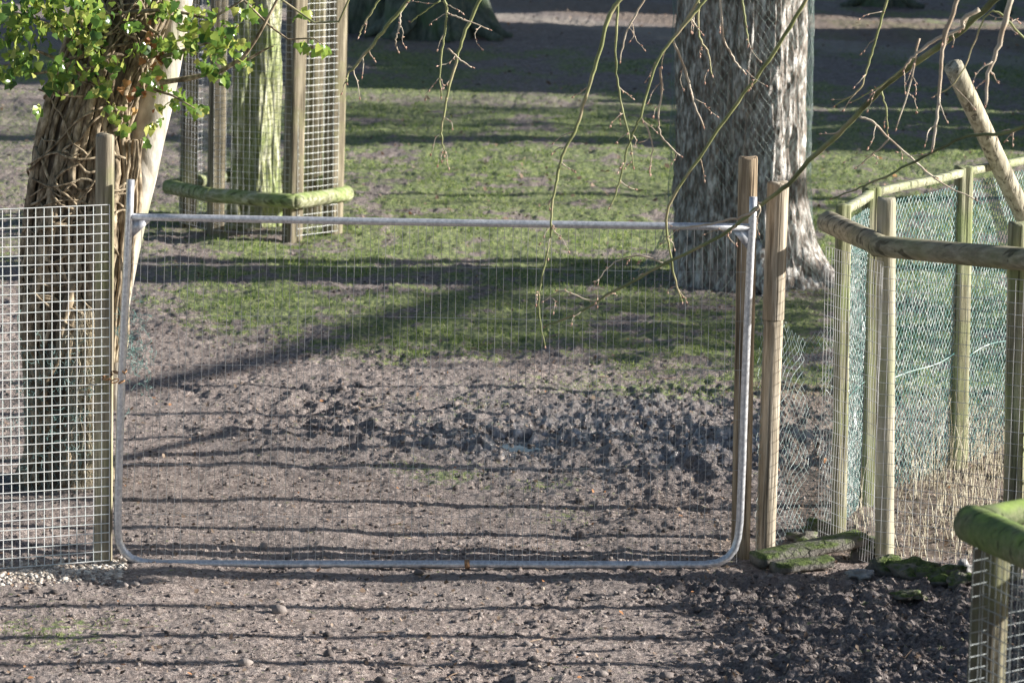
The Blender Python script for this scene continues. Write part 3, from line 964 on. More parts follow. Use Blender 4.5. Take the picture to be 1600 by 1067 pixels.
# ---------------------------------------------------------------- foreground guard, right
z_r = 1.5
F0 = G(1524, 820, z_r); Fa = G(1606, 858, z_r); Fb = G(1640, 799, z_r)
e1 = (Fa - F0) / np.linalg.norm(Fa - F0); e2 = (Fb - F0) / np.linalg.norm(Fb - F0)
SL = .85
Vt = [F0, F0 + e1 * SL, F0 + e1 * SL + e2 * SL, F0 + e2 * SL]
fg = thing('tree_guard', (F0[0], F0[1], 0), 'mossy log rail guard with wire mesh in the near right corner', 'fence')
for k in range(4):
    a, c = Vt[k], Vt[(k + 1) % 4]
    d = (c - a) / np.linalg.norm(c - a)
    w = np.linspace(0, 1, 14)[:, None]
    r0 = .042 if k == 3 else .061
    if k == 3: a = a + [0, 0, .016]; c = c + [0, 0, .016]
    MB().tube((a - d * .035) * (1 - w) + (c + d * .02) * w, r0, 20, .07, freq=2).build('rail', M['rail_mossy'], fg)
    ctr = (Vt[0] + Vt[2]) / 2
    inn = (ctr - a); inn[2] = 0; inn /= np.linalg.norm(inn)
    if k == 0:
        q = V(1541, 1000, F0[1] + .07); q = np.array([q[0], q[1], -.1])
    else:
        q = a + inn * .10; q[2] = -.1
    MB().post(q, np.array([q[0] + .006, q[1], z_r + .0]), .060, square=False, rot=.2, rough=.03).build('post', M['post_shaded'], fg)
    mb = MB()
    nrm = np.cross(d, [0, 0, 1.0])
    grid_wires(mb, np.array([a[0], a[1], 0]) + inn * .035 - [0, .0, 0], np.array([c[0], c[1], 0]) + inn * .035, 22, 38, 0, z_r - .03, .0016, jit=.006)
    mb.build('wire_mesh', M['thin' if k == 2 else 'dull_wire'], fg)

# ---------------------------------------------------------------- big tree on the right
BT = V(1152, 450, 27.2)
bx, by = BT[0], BT[1]
bt = thing('bare_tree', (bx, by, 0), 'huge grey barked tree trunk wrapped in netting behind the gate posts', 'tree')


def big_r(T, Z, r):
    lobes = .5 + .5 * np.cos(T * 5 + 1.2) + .35 * np.cos(T * 3 - .4)
    right = np.exp(-((((T + .25 + PI) % (2 * PI)) - PI) / .45) ** 2)
    left = np.exp(-((((T - PI - .5 + PI) % (2 * PI)) - PI) / .5) ** 2)
    fl = np.exp(-np.maximum(Z, 0) / .24) * (.01 + .05 * lobes + .30 * right + .02 * left)
    flute = .018 * np.cos(T * 6 + Z * .4) + .014 * np.cos(T * 11 - Z * .7)
    u = T * 4.3
    cx_, cy_ = np.cos(T) * .47, np.sin(T) * .47
    s = u
    wx_ = s + .15 * perlin(s * 2, Z * 2, 104)
    rid = np.abs(perlin(wx_ * 2.6, Z * 1.5, 100)) * .055 + np.abs(perlin(wx_ * 5.5, Z * 3.0, 101)) * .036 + perlin(s * 12, Z * 8, 102) * .006
    edge = smooth(0, .25, T) * smooth(2 * PI, 2 * PI - .25, T)
    return r + fl + flute + (rid - .03) * (.3 + .7 * edge)


zs = np.concatenate([np.linspace(-.25, 3.2, 330), np.linspace(3.25, 9, 60)])
top_c = V(1160, 0, by)
mb = MB().trunk([(-1, bx, by), (0, bx, by), (2.0, top_c[0] + .01, by + .02), (9, bx + .3, by + .1)], [(-1, .45), (0, .45), (1, .43), (2, .44), (5, .43), (9, .30)], 280, zs, big_r)
mb.build('trunk', M['bark_big'], bt)
for (dx, dy, rr_, l) in ((.93, -.36, .15, .50), (.35, -.93, .12, .30), (-.8, -.6, .11, .22)):
    pts = [np.array([bx + dx * (.36 + l * q), by + dy * (.36 + l * q), .34 * (1 - q) ** 1.7 - .04]) for q in np.linspace(0, 1, 10)]
    MB().tube(pts, np.linspace(rr_, rr_ * .35, 10), 12, .3, freq=5).build('root', M['bark_big'], bt)
for (a, z0, l) in ((.4, 5.2, 3.0), (2.4, 6.0, 3.2), (4.0, 6.8, 2.8), (5.4, 7.6, 2.4)):
    pts = [np.array([bx + .15 + math.cos(a) * (.2 + l * t_), by + math.sin(a) * (.2 + l * t_), z0 + 1.6 * t_ ** 1.4 + .25 * math.sin(t_ * 5)]) for t_ in np.linspace(0, 1, 12)]
    MB().tube(pts, np.linspace(.17, .03, 12), 10, .15).build('limb', M['bark_big'], bt)


def around(u, v):
    T = u / .50
    r = .50 + .30 * np.exp(-v / .18) + .012 * perlin(u * 6, v * 5, 110)
    cx_ = np.interp(v, [0, 2, 4], [bx, top_c[0] + .01, top_c[0] + .06])
    return np.stack([cx_ + r * np.cos(T), by + r * np.sin(T), v], -1)


mb = chainlink(MB(), around, 2 * PI * .50, 2.9, .027, .036, .0009, jit=.35)
o = mb.build('tree_netting', M['tree_wire'], loc=(bx, by, 0))
tag(o, 'dark green wire netting wrapped around the huge grey trunk', 'netting')

# ---------------------------------------------------------------- tree guard on the left with its tree
zr = .30
h0, h1, h2, h3 = G(266, 292, zr), G(328, 305, zr), G(458, 315, zr), G(540, 303, zr)
ctr = (h0 + h3) / 2 + np.array([.04, .22, 0])
hexv = [h0, h1, h2, h3, 2 * ctr - h1, 2 * ctr - h2]
cg = thing('tree_guard', (ctr[0], ctr[1], 0), 'tall stake and mesh guard with green log kick rail around mossy tree', 'fence')
for k in range(6):
    a, c = hexv[k], hexv[(k + 1) % 6]
    d = (c - a) / np.linalg.norm(c - a)
    w = np.linspace(0, 1, 10)[:, None]
    MB().tube((a - d * .02) * (1 - w) + (c + d * .03) * w, .056, 16, .09, freq=3).build('rail', M['rail_green'], cg)
stakes = [(293, 350, .060), (336, 362, .062), (456, 371, .064), (519, 363, .060)]
sp = []
for (px, py, r) in stakes:
    p = G(px, py); sp.append(p)
sp += [np.array([2 * ctr[0] - sp[1][0], 2 * ctr[1] - sp[1][1], 0]), np.array([2 * ctr[0] - sp[2][0], 2 * ctr[1] - sp[2][1], 0])]
rots = [.25, .25, .62, .62, .25, .3]
for p, ro in zip(sp, rots):
    q = np.array([p[0], p[1], -.1])
    MB().post(q, q + np.array([.035, 0, 2.55]), .062, square=True, rot=ro, rough=.02, dome=.1).build('stake', M['cage_wood'], cg)
# thin slat at right face
for k in range(6):
    a, c = sp[k], sp[(k + 1) % 6]
    mid_ = (a + c) / 2 - ctr; mid_[2] = 0; mid_ /= np.linalg.norm(mid_)
    L = np.linalg.norm((c - a)[:2])
    mb = MB()
    grid_wires(mb, np.array([a[0], a[1], 0]) + mid_ * .068, np.array([c[0], c[1], 0]) + mid_ * .068, max(5, int(L / .05)), 46, .02, 2.4, .0019, jit=.006)
    mb.build('wire_mesh', M['wire'] if k == 2 else M['thin'], cg)  # brighter wire paints the sunlit right face, duller wire the shaded ones

gt0 = G(390, 352); gx, gy = gt0[0], gt0[1] + .10
gt = thing('mossy_tree', (gx, gy, 0), 'bright green mossy tree trunk standing inside the stake guard', 'tree')


def moss_r(T, Z, r):
    return r * (1 + .16 * np.cos(T * 3 + .8) + .10 * np.cos(T * 5 - Z * .6)) + .05 * np.exp(-np.maximum(Z, 0) / .2) + .022 * fbm(np.cos(T) * 1.4 + 5, np.sin(T) * 1.4 + Z * 1.5, 120, 4) + .008 * perlin(T * 12, Z * 4, 125)


MB().trunk([(-1, gx, gy), (3, gx + .06, gy), (7, gx + .2, gy + .1)], [(-1, .165), (0, .165), (3, .155), (7, .10)], 120, np.concatenate([np.linspace(-.2, 3, 160), np.linspace(3.1, 7, 30)]), moss_r).build('trunk', M['bark_moss'], gt)
for (a, z0, l) in ((.8, 4.2, 1.8), (2.9, 5.0, 1.6), (5.0, 5.6, 1.5)):
    pts = [np.array([gx + .1 + math.cos(a) * l * t_, gy + math.sin(a) * l * t_, z0 + 1.2 * t_ + .2 * math.sin(t_ * 5)]) for t_ in np.linspace(0, 1, 10)]
    MB().tube(pts, np.linspace(.07, .015, 10), 8, .15).build('limb', M['bark_moss'], gt)

# ---------------------------------------------------------------- ivy tree on the left
IY = 19.62
tab = [(772, 95, 60), (700, 98, 56), (600, 103, 62), (500, 107, 72), (400, 112, 72), (330, 120, 76), (260, 128, 72), (200, 135, 66), (150, 150, 64), (100, 165, 68), (50, 185, 72), (0, 205, 74)]
path, rad = [], []
for (py, px, r) in tab:
    p = V(px, py, IY); path.append((p[2], p[0], IY)); rad.append((p[2], r * IY / 6000))
path.insert(0, (-1, path[0][1], IY)); rad.insert(0, (-1, rad[0][1]))
path.append((7.0, path[-1][1] + .9, IY + .2)); rad.append((7.0, .12))
it = thing('leaning_tree', (path[0][1], IY, 0), 'thick tree at left bound in woody ivy with a smooth pale stem', 'tree')
_pz = np.array(path); _rz = np.array(rad)


def ivy_r(T, Z, r):
    return r * .9 * (1 + .10 * np.cos(T * 3 + Z) + .07 * np.cos(T * 5 - 2 * Z)) + .03 * fbm(np.cos(T) * 1.8, np.sin(T) * 1.8 + Z * 2, 130, 4) + .06 * np.exp(-np.maximum(Z, 0) / .12)


MB().trunk(path, rad, 110, np.concatenate([np.linspace(-.2, 3, 170), np.linspace(3.1, 7, 30)]), ivy_r).build('trunk', M['bark_ivy'], it)
ps = [(172, 640, 12), (178, 560, 15), (186, 470, 18), (197, 390, 21), (207, 330, 24), (219, 275, 27), (229, 220, 27), (242, 165, 27), (255, 110, 27), (266, 55, 26), (276, 0, 25), (290, -70, 24), (320, -220, 20), (360, -420, 13)]
pts = np.array([V(px, py, IY + .06 + .0003 * max(0, 400 - py)) for px, py, r in ps])
MB().tube(pts, [r * IY / 6000 for _, _, r in ps], 28, .05, freq=5).build('stem', M['bark_pale'], it)
for (a, z0, l) in ((1.0, 4.4, 2.0), (3.0, 5.2, 1.8), (5.2, 6.0, 1.5)):
    c0 = [np.interp(z0, _pz[:, 0], _pz[:, 1]), IY]
    pts = [np.array([c0[0] + math.cos(a) * l * t_, c0[1] + math.sin(a) * l * t_, z0 + 1.1 * t_ + .2 * math.sin(t_ * 5)]) for t_ in np.linspace(0, 1, 10)]
    MB().tube(pts, np.linspace(.08, .015, 10), 8, .15).build('limb', M['bark_ivy'], it)

ivy = thing('climbing_ivy', (path[0][1], IY - .3, 0), 'climbing ivy with twisted woody stems and glossy leaves on leaning tree', 'ivy')


def on_trunk(th_, z, off):
    cx_ = np.interp(z, _pz[:, 0], _pz[:, 1]); r = np.interp(z, _rz[:, 0], _rz[:, 1])
    rr_ = ivy_r(th_, z, r) + off
    return np.stack([cx_ + rr_ * np.cos(th_), IY + rr_ * np.sin(th_), z], -1)


def vine(t0, z0, z1, r, drift, wig, sd, n_=None):
    n_ = n_ or max(10, int((z1 - z0) * 22))
    z = np.linspace(z0, z1, n_)
    th_ = t0 + drift * (z - z0) + wig * perlin(z * 1.7, np.full(n_, sd * 3.3), sd) + wig * .45 * perlin(z * 5, np.full(n_, sd * 1.7), sd + 3)
    off = r * .5 + .022 * (.5 + .5 * perlin(z * 3, np.full(n_, sd * .7), sd + 9))
    p = on_trunk(th_, z, off)
    rr_ = r * (1 + .30 * perlin(z * 6, np.full(n_, 2.2), sd + 5)) * np.linspace(1.1, .75, n_)
    return p, rr_


# front of the trunk faces -Y (theta -pi/2)
k = 0
for q in range(96):
    t0 = -PI / 2 + random.uniform(-1.75, 1.75)
    z0 = random.choice([0.02, 0.02, .3, .7, 1.0])
    z1 = z0 + random.uniform(.7, 2.6)
    r = random.choice([.006, .008, .011, .013, .018, .024])
    p, rr_ = vine(t0, z0, min(z1, 2.9), r, random.uniform(-.22, .22), random.uniform(.15, .42), q)
    MB().tube(p, rr_, 8, .18, freq=9).build('vine', M['vine'], ivy)
# cross-running tangles
mb = MB()
for q in range(44):
    zc_ = random.uniform(.9, 2.6); n_ = 18
    t_ = np.linspace(-1.6, 1.4, n_) * random.uniform(.25, .8) - PI / 2 + random.uniform(-.7, .7)
    z = zc_ + np.linspace(-.5, .5, n_) * random.uniform(-.5, .5) + .06 * perlin(np.linspace(0, 3, n_), np.full(n_, q * 1.3), q)
    r = random.uniform(.0035, .009)
    mb.tube(on_trunk(t_, z, .03 + .03 * random.random()), r, 6, .25, freq=10)
mb.build('stem_tangle', M['vine'], ivy)
# vines over the seam of the pale stem
for q in range(9):
    zt = V(200, 215, IY)[2]; zb = V(190, 560, IY)[2]
    z = np.linspace(zb, zt, 26)
    px0 = np.interp(z, [zb, zt], [168 + q * 2.6, 190 + q * 4])
    base = np.array([V(px, 500, IY - .15)[0] for px in px0])
    p = np.stack([base + .022 * perlin(z * 4, np.full(26, q * 2.1), q + 200), np.full(26, IY - .13 + .02 * (q % 3)) + .02 * perlin(z * 3, np.full(26, q * 1.1), q + 220), z], -1)
    MB().tube(p, random.choice([.007, .010, .014]) * (1 + .2 * np.sin(z * 9 + q)), 8, .2, freq=9).build('vine', M['vine'], ivy)
# hanging pale dead roots at the foot
mb = MB()
for q in range(420):
    px = random.gauss(132, 8); py0 = random.uniform(480, 700); p0 = V(px, py0, IY - .26 - random.uniform(0, .06))
    l = random.uniform(.12, .45)
    w_ = np.linspace(0, 1, 6)[:, None]
    e = p0 + np.array([random.gauss(0, .045), random.gauss(0, .03), -l]); e[2] = max(e[2], .02)
    pts = p0 * (1 - w_) + e * w_ + RNG.normal(0, .008, (6, 3))
    mb.segs(pts[:-1], pts[1:], random.uniform(.0012, .0028), 3)
mb.build('dead_roots', M['straw_root'], ivy)

# bigger branches that carry leaves away from the trunk
br = [([(250, 130), (300, 122), (345, 112), (378, 92), (400, 62), (420, 25), (438, -10)], 4.5), ([(385, 95), (410, 80), (428, 72)], 2.2),
      ([(160, 60), (110, 100), (75, 112), (40, 118)], 4), ([(130, 150), (90, 150), (60, 140)], 3), ([(200, 20), (260, 15), (330, 30), (380, 0)], 3.5),
      ([(140, 60), (80, 40), (20, 20), (-30, 30)], 4), ([(380, 0), (420, 40), (450, 62), (490, 60), (505, 70)], 2), ([(240, 140), (270, 150), (305, 170)], 2.6), ([(250, 90), (300, 75), (350, 60), (372, 40)], 2.6),
      ([(150, 130), (105, 100), (60, 80), (10, 85)], 3.5), ([(60, 80), (25, 100), (-10, 105)], 2.2), ([(130, 40), (110, 0), (90, -40)], 3.5)]
for k, (pl, r) in enumerate(br):
    Yb = IY - .25 - .05 * (k % 3)
    pts = np.array([V(a, b, Yb - .02 * i) for i, (a, b) in enumerate(pl)])
    ts = np.linspace(0, len(pl) - 1, 5 * len(pl)); pts = np.stack([np.interp(ts, np.arange(len(pl)), pts[:, c]) for c in range(3)], -1)
    MB().tube(pts, np.linspace(r, r * .45, len(pts)) * IY / 6000, 7, .2, freq=8).build('branch', M['vine'], ivy)


IVY_T = np.array([[0, -.1, 0], [-.36, -.20, .02], [-.60, .14, -.06], [-.42, .36, .02], [-.26, .64, .0], [0, 1.0, -.12], [.26, .64, .0], [.42, .36, .02], [.60, .14, -.06], [.36, -.20, .02], [0, .3, .09]])
IVY_F = [(10, k, k + 1) for k in range(0, 9)] + [(10, 9, 0)]


def ivy_leaves(mb, C, s, droop=True):
    for c0, sz in zip(C, s):
        t_ = Vector((random.gauss(0, .7), random.gauss(0, .6), -1 + random.gauss(0, .45))).normalized()     # tip direction, hanging
        nv_ = Vector((random.gauss(.35, .7), random.gauss(-.7, .7), random.gauss(.35, .5)))
        nv_ = (nv_ - t_ * nv_.dot(t_)).normalized()
        sd_ = t_.cross(nv_)
        B = np.array([sd_, t_, nv_])
        T_ = IVY_T * np.array([1, 1, 1 + random.gauss(0, 1.2)])
        mb.add(np.asarray(c0) + (T_ * sz) @ B, None, IVY_F, np.full(11, random.random()))
    return mb


clus = [(20, 25, 42), (70, 30, 45), (112, 48, 40), (150, 62, 32), (40, 95, 30), (15, 112, 28), (100, 108, 34), (140, 115, 26), (168, 95, 26), (60, 0, 40), (120, 5, 36), (255, 12, 34), (300, 30, 36), (345, 45, 30),
        (285, 72, 28), (322, 100, 26), (235, 125, 22), (275, 150, 26), (306, 172, 18), (182, 182, 17), (195, 200, 14), (240, 195, 13), (392, 18, 24), (480, 68, 15), (505, 78, 16), (330, 60, 26), (355, 62, 22), (385, 96, 16), (350, 120, 17),
        (150, 20, 30), (205, 40, 18), (90, 130, 26), (160, 140, 20), (22, 60, 34), (220, 75, 16), (250, 70, 24), (375, 70, 14), (170, 165, 14), (228, 222, 10), (60, 175, 8), (475, 25, 12)]
mb = MB()
for (px, py, r) in clus:
    nl = int(3 + r * r * .036)
    dd = IY - .46 if px < 230 else IY - .30
    C = [V(px + random.gauss(0, r * .46), py + random.gauss(0, r * .36), dd + random.gauss(0, .13)) for _ in range(nl)]
    ivy_leaves(mb, C, [random.choice([.018, .026, .034, .044, .054]) * random.uniform(.85, 1.15) for _ in C])
o = mb.build('leaves', M['leaf'], ivy, shade=False); o['kind'] = 'stuff'
mb = MB()
C = [V(random.gauss(238, 10), random.gauss(82, 20), IY - .34) for _ in range(26)] + [V(random.gauss(212, 14), random.gauss(140, 12), IY - .33) for _ in range(8)] + [V(240, 172, IY - .34)]
ivy_leaves(mb, C, [random.uniform(.022, .042) for _ in C])
o = mb.build('dead_leaves', M['dead_leaf'], ivy, shade=False); o['kind'] = 'stuff'

# torn teal netting crumpled around the foot of the ivy tree
mb = MB()
for q in range(150):
    px = random.gauss(205, 12) if random.random() < .45 else random.uniform(10, 150)
    py = random.gauss(540, 34) if px > 160 else random.uniform(525, 720)
    Y0 = IY - .33 - random.uniform(0, .10)
    p = V(px, py, Y0); n_ = 9
    st = np.cumsum(RNG.normal(0, .016, (n_, 3)), 0); st[:, 0] *= 1.0
    pts = p + st; pts[:, 2] = np.maximum(pts[:, 2], .02)
    mb.segs(pts[:-1], pts[1:], .0014, 3)
fn, L = flat(V(-40, 700, IY - .33) * [1, 1, 0], V(165, 700, IY - .36) * [1, 1, 0], .8, 140)
chainlink(mb, fn, L, .78, .022, .026, .0013, jit=1.1, drop=.15)
o = mb.build('torn_netting', M['teal_dark'], loc=V(120, 700, IY - .33) * [1, 1, 0])
tag(o, 'crumpled torn teal netting around the foot of the ivy covered tree', 'netting')

# ---------------------------------------------------------------- background trees
def plain_tree(name, x, y, r, h, mat, label, roots=0, lean=(0, 0), group=None, limbs=3, rootdirs=None):
    t_ = thing(name, (x, y, 0), label, 'tree', group)
    sd = random.random() * 50

    def rf(T, Z, rr_):
        e = np.exp(-np.maximum(Z, 0) / (r * .7))
        return rr_ * (1 + .08 * np.cos(T * 4 + sd) + .05 * np.cos(T * 7 + sd)) + e * r * .55 * (.5 + .5 * np.cos(T * 5 + sd)) + r * .12 * fbm(np.cos(T) * 2 + sd, np.sin(T) * 2 + Z * 1.2, 150, 3)
    MB().trunk([(-1, x, y), (0, x, y), (h, x + lean[0], y + lean[1])], [(-1, r), (0, r), (h, r * .5)], 70, np.linspace(-.3, h, 90), rf).build('trunk', mat, t_)
    for k in range(limbs):
        a = random.uniform(0, 2 * PI); z0 = h * (.6 + .12 * k); l = random.uniform(1.6, 2.8)
        f_ = z0 / h
        pts = [np.array([x + lean[0] * f_ + math.cos(a) * l * s, y + lean[1] * f_ + math.sin(a) * l * s, z0 + 1.2 * s + .2 * math.sin(s * 5)]) for s in np.linspace(0, 1, 9)]
        MB().tube(pts, np.linspace(r * .35, .03, 9), 8, .15).build('limb', mat, t_)
    for (dx, dy, rr_, l) in (rootdirs or []):
        pts = [np.array([x + dx * (r * .6 + l * s), y + dy * (r * .6 + l * s), r * .9 * (1 - s) ** 1.6 + .02]) for s in np.linspace(0, 1, 9)]
        MB().tube(pts, np.linspace(rr_, rr_ * .4, 9), 10, .25).build('root', mat, t_)
    return t_


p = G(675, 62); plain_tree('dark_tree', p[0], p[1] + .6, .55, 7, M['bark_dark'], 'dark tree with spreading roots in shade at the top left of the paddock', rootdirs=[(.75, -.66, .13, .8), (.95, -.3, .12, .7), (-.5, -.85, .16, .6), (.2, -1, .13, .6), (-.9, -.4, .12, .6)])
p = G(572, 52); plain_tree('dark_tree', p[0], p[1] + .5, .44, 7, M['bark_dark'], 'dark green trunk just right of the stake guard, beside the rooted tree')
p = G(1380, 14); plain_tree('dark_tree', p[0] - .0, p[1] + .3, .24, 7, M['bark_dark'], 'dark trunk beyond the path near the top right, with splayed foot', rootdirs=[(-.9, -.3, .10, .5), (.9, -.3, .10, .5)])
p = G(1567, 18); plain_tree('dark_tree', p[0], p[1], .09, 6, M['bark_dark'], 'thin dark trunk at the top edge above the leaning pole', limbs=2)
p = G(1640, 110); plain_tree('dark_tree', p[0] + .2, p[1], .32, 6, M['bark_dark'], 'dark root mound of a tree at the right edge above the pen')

# ---------------------------------------------------------------- overhanging branches, right foreground tree
ot = thing('overhanging_tree', (3.7, 13.4, 0), 'bare tree reaching in from the right with drooping green twigs across the top', 'tree')
tr = [(-.2, 3.7, 13.4, .16), (1.5, 3.72, 13.45, .14), (3.0, 3.6, 13.6, .125), (4.6, 3.3, 13.9, .10), (6.0, 3.1, 14.1, .06)]
tt = np.linspace(0, 4, 30)
MB().tube(np.stack([np.interp(tt, range(5), [q[c] for q in tr]) for c in (1, 2, 0)], -1), np.interp(tt, range(5), [q[3] for q in tr]), 16, .1).build('trunk', M['bark_brown'], ot)
LIMB = np.array([[3.45, 13.75, 3.7], [2.7, 14.6, 4.2], [1.6, 15.4, 4.35], [.4, 15.9, 4.45], [-.8, 16.2, 4.5], [-1.6, 16.3, 4.45]])
tt = np.linspace(0, 5, 36)
LB = np.stack([np.interp(tt, range(6), LIMB[:, c]) for c in range(3)], -1)
LB += np.stack([.05 * np.sin(tt * 3), .05 * np.cos(tt * 2.3), .06 * np.sin(tt * 4.1)], -1)
MB().tube(LB, np.linspace(.085, .02, 36), 10, .15).build('limb', M['bark_brown'], ot)

buds = MB()


def curve(pl, Y0, Y1, sub=6, wig=.004):
    P = np.array([V(a, b, Y0 + (Y1 - Y0) * i / max(1, len(pl) - 1)) for i, (a, b) in enumerate(pl)])
    m = len(P); ts = np.linspace(0, m - 1, sub * (m - 1) + 1)
    # Catmull-Rom
    Pe = np.concatenate([[2 * P[0] - P[1]], P, [2 * P[-1] - P[-2]]])
    i = np.minimum(ts.astype(int), m - 2); f_ = (ts - i)[:, None]
    p0, p1, p2, p3 = Pe[i], Pe[i + 1], Pe[i + 2], Pe[i + 3]
    C = .5 * (2 * p1 + (p2 - p0) * f_ + (2 * p0 - 5 * p1 + 4 * p2 - p3) * f_ ** 2 + (3 * p1 - p0 - 3 * p2 + p3) * f_ ** 3)
    return C + RNG.normal(0, wig, C.shape) * np.array([1, .5, 1])


def bud(p, d, s=.006):
    d = np.asarray(d, float); d /= np.linalg.norm(d) + 1e-9
    buds.tube([p, p + d * s * .8, p + d * s * 1.6, p + d * s * 2.4], [s * .35, s * .6, s * .45, s * .08], 6)


def branch(pl, r0, r1, Y, Y1=None, mat='twig', up=True, side=3):
    Y1 = Y if Y1 is None else Y1
    C = curve(pl, Y, Y1, wig=.0018)
    r = np.linspace(r0, r1, len(C)) * Y / 6000 * .78
    if up:
        k = int(np.argmin(np.abs(LB[:, 0] - C[0, 0]) + .3 * np.abs(LB[:, 1] - C[0, 1])))
        L_ = LB[k]; w_ = np.linspace(0, 1, 8)[:-1, None]
        dirv = (C[0] - C[3]); dirv /= np.linalg.norm(dirv)
        cp = C[0] + dirv * np.linalg.norm(L_ - C[0]) * .5
        ext = L_ * (1 - w_) ** 2 + 2 * cp * w_ * (1 - w_) + C[0] * w_ ** 2
        C = np.concatenate([ext, C]); r = np.concatenate([np.linspace(max(r[0] * 1.5, r[0]), r[0], 8)[:-1], r])
    o = MB().tube(C, r, 8, .26, freq=24).build('branch', M[mat], ot)
    n0 = 7 if up else 0
    for q in range(side):
        i = random.randint(n0 + 2, len(C) - 2)
        d = C[i + 1] - C[i - 1]; d /= np.linalg.norm(d)
        sgn = random.choice((-1, 1))
        dv = d * .6 + np.array([sgn * random.uniform(.4, .9), random.gauss(0, .35), random.uniform(-.5, .25)])
        l = random.uniform(.04, .13)
        pts = [C[i]]
        for s in range(5):
            dv = dv + np.array([random.gauss(0, .25), random.gauss(0, .2), -.12 + random.gauss(0, .25)]); dv /= np.linalg.norm(dv)
            pts.append(pts[-1] + dv * l / 5)
            if random.random() < .5: bud(pts[-1], dv + RNG.normal(0, .6, 3), .005)
        MB().tube(pts, np.linspace(max(.0016, r[i] * .5), .001, 6), 6, .15, freq=20).build('twig', M['twig_pale'], o)
        bud(pts[-1], dv, .006)
    for i in range(n0 + 2, len(C), 4):
        if random.random() < .5: bud(C[i], C[min(i + 1, len(C) - 1)] - C[i - 1] + RNG.normal(0, .02, 3), .005)
    bud(C[-1], C[-1] - C[-2], .006)


branch([(1558, -4), (1505, 45), (1435, 95), (1376, 140), (1320, 200), (1264, 252), (1229, 290), (1187, 322), (1127, 368), (1040, 412), (960, 455), (900, 490), (850, 510)], 7.5, 2.0, 15.3, 16.6, 'twig_dark', side=9)
branch([(1262, -4), (1208, 84), (1162, 147), (1103, 231), (1045, 322), (1046, 380), (1056, 440), (1066, 470)], 4.2, 1.6, 16.0, 16.4, 'twig', side=6)
branch([(1187, 322), (1168, 336), (1110, 349), (1056, 358)], 3.4, 1.6, 15.95, 16.1, 'twig_pale', up=False, side=2)
branch([(1605, 196), (1560, 210), (1509, 213), (1453, 241), (1390, 273), (1345, 293), (1300, 310)], 4.0, 1.5, 15.0, 15.4, 'twig_dark', up=False, side=5)
branch([(1580, -4), (1561, 70), (1544, 115), (1541, 165)], 6.5, 2.6, 14.6, None, 'twig_pale', side=3)
branch([(1497, -4), (1474, 70), (1469, 122), (1465, 175), (1456, 235)], 4.8, 2.8, 14.8, None, 'twig_pale', side=3)
branch([(1388, -4), (1369, 60), (1355, 108), (1341, 142), (1305, 165)], 2.6, 1.5, 16.0, None, 'twig', side=5)
branch([(1530, 14), (1505, 31), (1502, 45), (1456, 66), (1428, 87), (1412, 108)], 5.0, 2.4, 15.25, None, 'twig_pale', up=False, side=3)
branch([(1344, 182), (1365, 192), (1390, 217), (1432, 255), (1477, 290), (1525, 312)], 2.6, 1.3, 15.6, None, 'twig_pale', up=False, side=4)
branch([(1390, 217), (1365, 240), (1340, 262)], 2.0, 1.0, 15.6, None, 'twig_pale', up=False, side=2)
branch([(1600, 60), (1560, 20), (1535, 35), (1500, 120), (1460, 150)], 2.4, 1.2, 14.9, None, 'twig', up=False, side=4)
branch([(1430, 90), (1390, 125), (1330, 160)], 2.4, 1.2, 15.5, None, 'twig', up=False, side=4)
branch([(1435, 60), (1425, 120), (1400, 200)], 2.6, 1.2, 15.5, None, 'twig_pale', up=False, side=3)
branch([(1376, 140), (1385, 175), (1387, 210)], 2.2, 1.2, 15.7, None, 'twig', up=False, side=1)
branch([(642, -4), (608, 38), (580, 73), (556, 101), (543, 118), (541, 130)], 4.2, 2.0, 16.6, None, 'twig', side=4)
branch([(641, -2), (626, 21), (624, 45), (618, 62), (621, 80)], 2.4, 1.3, 16.6, None, 'twig_pale', up=False, side=1)
branch([(693, -4), (698, 21), (692, 70), (687, 115), (689, 152)], 2.8, 1.4, 16.3, None, 'twig', side=5)
branch([(698, 20), (712, 26), (731, 33), (764, 46)], 1.9, 1.2, 16.3, None, 'twig_pale', up=False, side=1)
branch([(752, -4), (724, 56), (710, 108), (698, 154), (691, 196), (691, 218), (694, 242)], 3.8, 1.2, 16.5, None, 'twig', side=6)
branch([(700, 76), (717, 92), (736, 106)], 1.9, 1.2, 16.4, None, 'twig_pale', up=False, side=1)
branch([(594, -4), (580, 20), (566, 42), (562, 58)], 2.4, 1.3, 16.7, None, 'twig', side=1)
branch([(688, 0), (660, 20), (641, 36)], 2.0, 1.2, 16.4, None, 'twig', up=False, side=1)
branch([(971, -4), (951, 28), (937, 80), (920, 136), (902, 196), (878, 245), (869, 287), (862, 325), (860, 371), (848, 430), (841, 475), (850, 540)], 4.6, 1.3, 16.0, None, 'twig', side=10)
branch([(967, -4), (962, 63), (964, 115), (972, 168), (985, 224), (990, 260)], 2.8, 1.2, 16.2, None, 'twig', side=4)
branch([(1009, -4), (979, 52), (969, 94)], 2.4, 1.3, 16.3, None, 'twig_pale', side=2)
branch([(1104, -4), (1074, 35), (1028, 94), (1000, 182), (983, 224), (969, 280), (953, 325)], 3.6, 1.4, 15.8, None, 'twig', side=7)
branch([(1030, 105), (1034, 140), (1028, 182), (1035, 215), (1062, 243)], 2.4, 1.3, 15.9, None, 'twig_pale', up=False, side=3)
branch([(1000, 182), (1014, 205), (1020, 235), (1016, 262)], 2.0, 1.0, 15.9, None, 'twig_pale', up=False, side=2)
branch([(1125, -4), (1129, 52), (1145, 91), (1163, 113)], 2.6, 1.6, 15.6, None, 'twig_pale', side=2)
branch([(1159, -4), (1165, 40), (1169, 70)], 2.3, 1.4, 15.6, None, 'twig', side=1)
